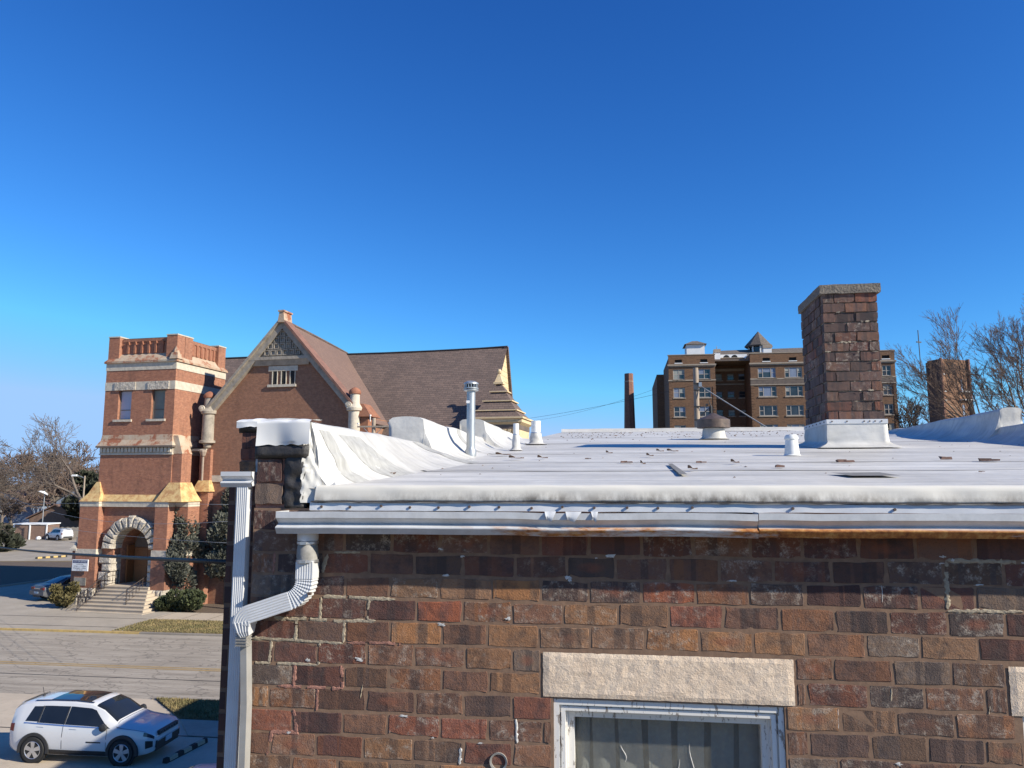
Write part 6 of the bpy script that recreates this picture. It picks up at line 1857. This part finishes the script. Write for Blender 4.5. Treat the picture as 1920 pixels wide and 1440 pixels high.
# ------------------------------------------------------------------ background left: garage, fence, lamp, houses
ga = empty('brown_garage', 'low brown double panel shed framed in white across the parking lot', 'shed', (-84.4, 95.2, 0), math.atan2(.63, 4.49))
MB().box(0, 4.7, .05, 3, 0, 2.05).build('panel_wall', M['brown_panel'], ga)
for x in (0, 2.25, 4.6):
    MB().box(x, x + .16, -.06, .05, 0, 2.05).build('post', M['white_wall'], ga)
MB().box(-.05, 4.81, -.08, 3.1, 2.05, 2.2).build('roof_edge', M['white_wall'], ga)
MB().lathe([(.02, 0), (.35, .1), (.3, .4), (.05, .5)], (4.0, -.6, 0), 8).build('snow_bag', M['white_wall'], ga)
fe = empty('wooden_fence', 'grey plank fence behind the far white suv', 'fence', (-80.2, 97.0, 0), math.atan2(-2.5, 7.0) + .5)
for k in range(34):
    MB().box(.2 * k, .2 * k + .185, 0, .03, 0, 1.62 + .05 * math.sin(k * 1.7)).build('plank', M['grey_wood'], fe)
MB().box(0, 6.8, .03, .08, .4, .5).box(0, 6.8, .03, .08, 1.2, 1.3).build('rail', M['grey_wood'], fe)
lp = empty('lamp_post', 'grey parking lot lamp post on a tan concrete base left of the tower', 'lamp post', (-71.3, 91.6, 0))
MB().lathe([(.45, 0), (.45, .75)], (0, 0, 0), 16).build('concrete_base', M['concrete'], lp)
MB().tube([(0, 0, .7), (0, 0, 8.8)], [.14, .09], 8).build('pole', M['pole_wood'], lp)
MB().tube([(0, 0, 8.5), (-1.2, 0, 8.9)], .05, 6).build('arm', M['galv'], lp)
MB().frustum((-1.9, -1.1, -.2, .2), 8.75, (-1.8, -1.2, -.12, .12), 8.98).build('lamp_head', M['pvc'], lp)
dish = MB().lathe([(.02, 0), (.5, .12), (.72, .34), (.68, .34), (.45, .16), (.02, .05)], (0, 0, 0), 14).build('satellite_dish', M['white_wall'], None, label='small white dome shaped dish high up left of the bare trees', category='dish')
dish.location = (-85.4, 101.8, 6.6); dish.rotation_euler = (R(160), R(15), 0)
MB().tube([(-85.4, 101.9, 0), (-85.4, 101.9, 6.7)], .06, 6).build('dish_mast', M['galv'], dish).matrix_parent_inverse = Matrix.LocRotScale(dish.location, dish.rotation_euler, None).inverted()
def house(label, loc, rz, w, d, h, rh, wallm, roofm, win=True):
    o = empty('house', label, 'house', loc, rz)
    MB().prism([(0, 0), (w, 0), (w, h), (w / 2, h + rh), (0, h)], 0, d).build('wall', M[wallm], o)
    r_ = MB()
    for sgn in (0, 1):
        a = (-.4, h - .4 * rh / (w / 2)) if not sgn else (w + .4, h - .4 * rh / (w / 2))
        r_.add([(a[0], -.4, a[1]), (w / 2, -.4, h + rh + .02), (w / 2, d + .4, h + rh + .02), (a[0], d + .4, a[1]), (a[0], -.4, a[1] + .18), (w / 2, -.4, h + rh + .2), (w / 2, d + .4, h + rh + .2), (a[0], d + .4, a[1] + .18)], [(0, 1, 2, 3), (4, 5, 6, 7), (0, 1, 5, 4), (1, 2, 6, 5), (2, 3, 7, 6), (3, 0, 4, 7)])
    r_.build('roof', M[roofm], o)
    if win:
        for x in (w * .25, w * .7):
            f = MB().box(x, x + .9, -.06, 0, h * .45, h * .45 + 1.2).build('window', M['white_wall'], o)
            MB().box(x + .1, x + .8, -.07, -.06, h * .45 + .1, h * .45 + 1.1).build('pane', M['glass'], f)
    return o
house('yellow gabled shed showing over the plank fence', (-98.2, 120.6, 0), R(8), 3.6, 5, .9, 1.5, 'tan_house', 'shingle_grey', False)
house('grey blue house half hidden by the bare trees left of the tower', (-104, 128, 0), R(10), 8, 8, 4.4, 2.6, 'blue_siding', 'shingle_grey')
house('pale grey house behind the trunks at the far left', (-124, 134, 0), R(8), 9, 8, 3.6, 2.6, 'blue_siding', 'shingle2')
house('low brown roofed house behind the shed framed in white', (-96, 112, 0), R(8), 8.5, 7, 2.2, 2.0, 'brown_panel', 'shingle2', False)

# ------------------------------------------------------------------ trees
def grow(seed, height, spread, levels, trunk_r, min_r, up_bias=.25, split=(2, 3), lean=(0, 0), multi=1, first=.28, shrink=.74, wig=.12, droop=0.0, ang=(18, 42), fan=None):
    rr = random.Random(seed)
    thick = MB(); thin = MB()
    def branch(p, d, l, r, lv):
        n = 4 if lv < 2 else 3
        pts = [p]; rads = [r]
        q = p.copy(); dd = d.copy()
        for i in range(n):
            dd = (dd + Vector((rr.uniform(-wig, wig), rr.uniform(-wig, wig), rr.uniform(-wig, wig) + (up_bias - droop * lv) * .12))).normalized()
            q = q + dd * (l / n)
            pts.append(q.copy()); rads.append(max(min_r, r * (1 - .30 * (i + 1) / n)))
        (thick if lv < 2 else thin).tube(pts, rads, 7 if lv == 0 else (5 if lv == 1 else 3), cap=False)
        if lv >= levels: return
        k = rr.randint(*split) + (1 if lv >= 2 else 0)
        for j in range(k):
            a = R(rr.uniform(*ang)) * (1.0 if j else .5)
            az = rr.uniform(0, 2 * math.pi)
            t = dd.orthogonal().normalized(); t.rotate(Matrix.Rotation(az, 3, dd))
            nd = (dd * math.cos(a) + t * math.sin(a) * spread).normalized()
            at = pts[-1] if j < 2 else pts[rr.randint(max(1, n - 2), n)]
            branch(at.copy(), nd, l * shrink * rr.uniform(.75, 1.15), max(min_r, rads[-1] * (.78 if j == 0 else .62)), lv + 1)
        # side shoots along the limb
        if lv >= 1:
            for j in range(2):
                at = pts[rr.randint(1, n)]
                t = dd.orthogonal().normalized(); t.rotate(Matrix.Rotation(rr.uniform(0, 6.28), 3, dd))
                nd = (dd * .7 + t * .8 * spread + Vector((0, 0, up_bias * .6))).normalized()
                branch(at.copy(), nd, l * shrink * .6 * rr.uniform(.6, 1.1), max(min_r, r * .38), min(levels, lv + 2))
    for m in range(multi):
        if fan:
            a = fan[m % len(fan)]
            d = Vector((math.sin(R(a[0])), math.sin(R(a[1])), math.cos(R(a[0]))))
        else:
            d = Vector((lean[0] + rr.uniform(-.05, .05) + (rr.uniform(-.35, .35) if multi > 1 else 0), lean[1] + (rr.uniform(-.3, .3) if multi > 1 else 0), 1))
        branch(Vector((rr.uniform(-.1, .1) * multi, rr.uniform(-.1, .1) * multi, -.1)), d.normalized(), height * first * rr.uniform(.9, 1.1), trunk_r, 0)
    return thick, thin
def tree(name, label, loc, builder, bark='bark', twig='twig', group=None, scale=1.0, rz=0):
    th, tn = builder
    o = empty(name, label, 'tree', loc, rz, group)
    o.scale = (scale,) * 3
    th.build('trunk', M[bark], o, smooth='all', fix=False)
    tn.build('crown', M[twig], o, smooth='all', fix=False)
    return o
tree('bare_tree', 'big bare tree with fanned rising branches at the right edge', (17.1, 31.0, 7.6), grow(5, 5.7, .9, 6, .080, .0045, up_bias=.06, split=(2, 2), multi=19, first=.46, shrink=.66, wig=.10, ang=(8, 26), fan=[(-40, 5), (-35, -6), (-31, 8), (-27, -8), (-22, 5), (-17, -5), (-12, 8), (-7, -6), (-2, 4), (-37, 12), (-24, 14), (4, 3), (10, -4), (-33, -12), (-18, -12), (-29, 2), (-14, 3), (-9, -2), (16, 4)]), 'bark', 'twig_red')
tree('bare_tree', 'small bare tree between the apartment block and the orange brick tower', (41.7, 113.5, 8.2), grow(11, 13.5, 1.0, 5, .22, .035, up_bias=.3, multi=3, first=.34, shrink=.68), 'twig_dark', 'twig_dark')
tree('bare_tree', 'tall bare spreading tree just left of the church tower', (-82.3, 106.5, 0), grow(21, 22.5, 1.05, 6, .48, .026, up_bias=.25, split=(2, 3), first=.25, shrink=.76, ang=(20, 46)), 'bark', 'twig')
tree('bare_tree', 'near bare tree with dark crooked limbs at the left edge', (-62.6, 62.0, -.2), grow(33, 15.5, 1.15, 6, .34, .016, up_bias=.15, multi=2, split=(2, 3), first=.24, shrink=.78, ang=(22, 52), wig=.2), 'twig_dark', 'twig_dark')
tree('bare_tree', 'bare tree top peeping over the church roof', (-53.5, 98.5, 6), grow(45, 23.5, 1.0, 5, .4, .03, first=.3, shrink=.72), 'bark', 'twig')
kinds = [grow(60 + k, 15, 1.1, 5, .35, .05, up_bias=.2, split=(3, 3), first=.24, shrink=.78, ang=(22, 50)) for k in range(3)]
protos = []
spots = [(-124, 118, 1.0), (-117, 126, 1.1), (-131, 140, 1.2), (-112, 137, 1.05), (-120, 150, 1.25), (-107, 146, 1.1), (-138, 128, 1.1), (-128, 160, 1.3), (-101, 150, 1.0), (-112, 165, 1.35), (-146, 150, 1.25), (-95, 141, .95), (-135, 172, 1.4), (-104, 172, 1.3), (-92, 118, .72), (-108, 120, .8), (-100, 113, .62), (-118, 112, .8), (-150, 118, 1.1), (-142, 108, .95), (-160, 160, 1.4), (-118, 180, 1.5), (-150, 185, 1.6), (-132, 200, 1.7), (-98, 185, 1.5), (-86, 160, 1.2), (-170, 200, 1.7), (-112, 205, 1.7), (-90, 205, 1.6), (-126, 135, 1.1), (-103, 132, .9)]
for i, (x, y, s) in enumerate(spots):
    if i < 3:
        o = tree('leafless_tree', 'hazy reddish brown leafless tree in the grove beyond the parking lot', (x, y, 0), kinds[i], 'bark', 'twig_red', 'leafless trees in the grove beyond the parking lot', s, i)
        protos.append(o)
    else:
        o = copy_tree(protos[i % 3]); o.location = (x, y, 0); o.scale = (s,) * 3; o.rotation_euler = (0, 0, i * 1.3)

# leafy things: many small leaf faces through the crown's volume
def foliage(seed, n, shape, size, flat=.35):
    """shape(rr) -> point, outward direction"""
    rr = random.Random(seed); b = MB()
    for i in range(n):
        p, d = shape(rr)
        s = size * rr.uniform(.5, 1.4)
        d = (d + Vector((rr.uniform(-.6, .6), rr.uniform(-.6, .6), rr.uniform(-.3, .7)))).normalized()
        t = d.orthogonal().normalized(); t.rotate(Matrix.Rotation(rr.uniform(0, 6.28), 3, d))
        w = t * s * flat
        q = d.cross(t) * s * flat * .4
        b.add([p - w * .4, p + w * .4, p + d * s * .55 + w + q, p + d * s, p + d * s * .55 - w + q], [(0, 1, 2, 3, 4)])
    return b
def lobes(rr, L_):
    c, r = rr.choices(L_, [max(l[1]) ** 2 for l in L_])[0]
    while True:
        v = Vector((rr.uniform(-1, 1), rr.uniform(-1, 1), rr.uniform(-1, 1)))
        if .05 < v.length < 1: break
    v = v.normalized() * (v.length ** .45)
    return Vector((c[0] + v.x * r[0], c[1] + v.y * r[1], c[2] + v.z * r[2])), Vector((v.x, v.y, v.z * .5 + .55)).normalized()
def juniper(label, loc, H, W_, seed, z0, lean=0):
    rr = random.Random(seed)
    L_ = []
    for k in range(95):
        f = rr.random() ** .8
        rad = W_ * (1 - f) ** .62 * (.45 + .55 * min(1, f * 5)) 
        a = rr.uniform(0, 6.28); d = rad * rr.uniform(.35, .95)
        s = rr.uniform(.26, .50) * (1.1 - .45 * f)
        L_.append(((d * math.cos(a) + lean * f, d * math.sin(a), z0 + (H - z0) * f), (s, s, s * 1.5)))
    o = empty('juniper_tree', label, 'evergreen tree', loc)
    MB().tube([(0, 0, -.3), (.05, 0, z0 + .3), (lean * .4, .05, H * .6), (lean, 0, H * .92)], [.13, .11, .07, .02], 8).tube([(.02, 0, z0 * .7), (-.5, .1, z0 + .9)], [.06, .03], 6).tube([(.02, 0, z0 * .8), (.5, -.2, z0 + 1.0)], [.06, .03], 6).build('trunk', M['bark'], o, smooth='all')
    foliage(seed, 26000, lambda r_: lobes(r_, L_), .19, .24).build('crown', M['juniper'], o, fix=False)
    return o
juniper('nearer round topped grey green juniper right of the church steps', (-28.45, 44.0, .15), 6.1, 1.85, 3, 1.5)
juniper('taller juniper with brown patches beside the set back wall at the picture bottom centre left', (-25.75, 45.0, .15), 7.3, 1.8, 8, 1.6, .3)
def bush(name, label, loc, L_, n, size, mat, seed, flat=.4):
    o = empty(name, label, 'shrub', loc)
    foliage(seed, n, lambda r_: lobes(r_, L_), size, flat).build('foliage', M[mat], o, fix=False)
    st = MB()
    rr = random.Random(seed)
    for k in range(9):
        c, r = rr.choice(L_)
        st.tube([(rr.uniform(-.1, .1), rr.uniform(-.1, .1), -.1), (c[0] * .5, c[1] * .5, c[2] * .6), (c[0] + r[0] * .3, c[1], c[2] + r[2] * .5)], [.03, .02, .01], 5)
    st.build('stems', M['bark'], o)
    return o
rs = random.Random(4)
bush('yew_shrub', 'low dark green spreading yew shrub at the right foot of the steps', (-27.1, 41.95, .05), [((rs.uniform(-1.25, 1.2), rs.uniform(-.5, .5), rs.uniform(.3, 1.0) * (1 - .25 * abs(k - 10) / 10)), (.42, .4, .36)) for k in range(20)], 6500, .15, 'yew', 9)
bush('olive_shrub', 'ragged olive brown shrub beside the left foot of the steps', (-34.9, 41.9, .10), [((rs.uniform(-.5, .5) - .0, rs.uniform(-.35, .35), .25 + .09 * k), (.34 * (1.15 - .05 * k), .32, .26)) for k in range(12)], 2600, .17, 'olive', 10, .3)
def dark_ever(label, loc, L_, n, seed):
    o = empty('evergreen_tree', label, 'evergreen tree', loc)
    foliage(seed, n, lambda r_: lobes(r_, L_), .75, .35).build('crown', M['evergreen'], o, fix=False)
    MB().tube([(0, 0, 0), (0, 0, 5)], [.3, .15], 8).build('trunk', M['bark'], o)
re = random.Random(12)
dark_ever('dark evergreen clump behind the lamp post left of the tower', (-84.5, 112, 0), [((re.uniform(-3.0, 3.2), re.uniform(-2, 2), re.uniform(1.8, 8.6)), (1.5, 1.3, 1.0)) for k in range(26)], 5200, 14)
dark_ever('dark leafy thicket at the foot of the left edge tree', (-72.5, 78, 0), [((re.uniform(-4.5, 1.2), re.uniform(-2, 2), re.uniform(.5, 2.2)), (1.4, 1.2, .8)) for k in range(12)], 1500, 15)

# keep the hierarchy to thing > part > sub-part: a sub-part that has pieces of its own becomes a part
def depth(o):
    d = 0
    while o.parent is not None:
        o = o.parent; d += 1
    return d
for o in list(SC.objects):
    if depth(o) == 2 and o.children:
        o.parent = o.parent.parent
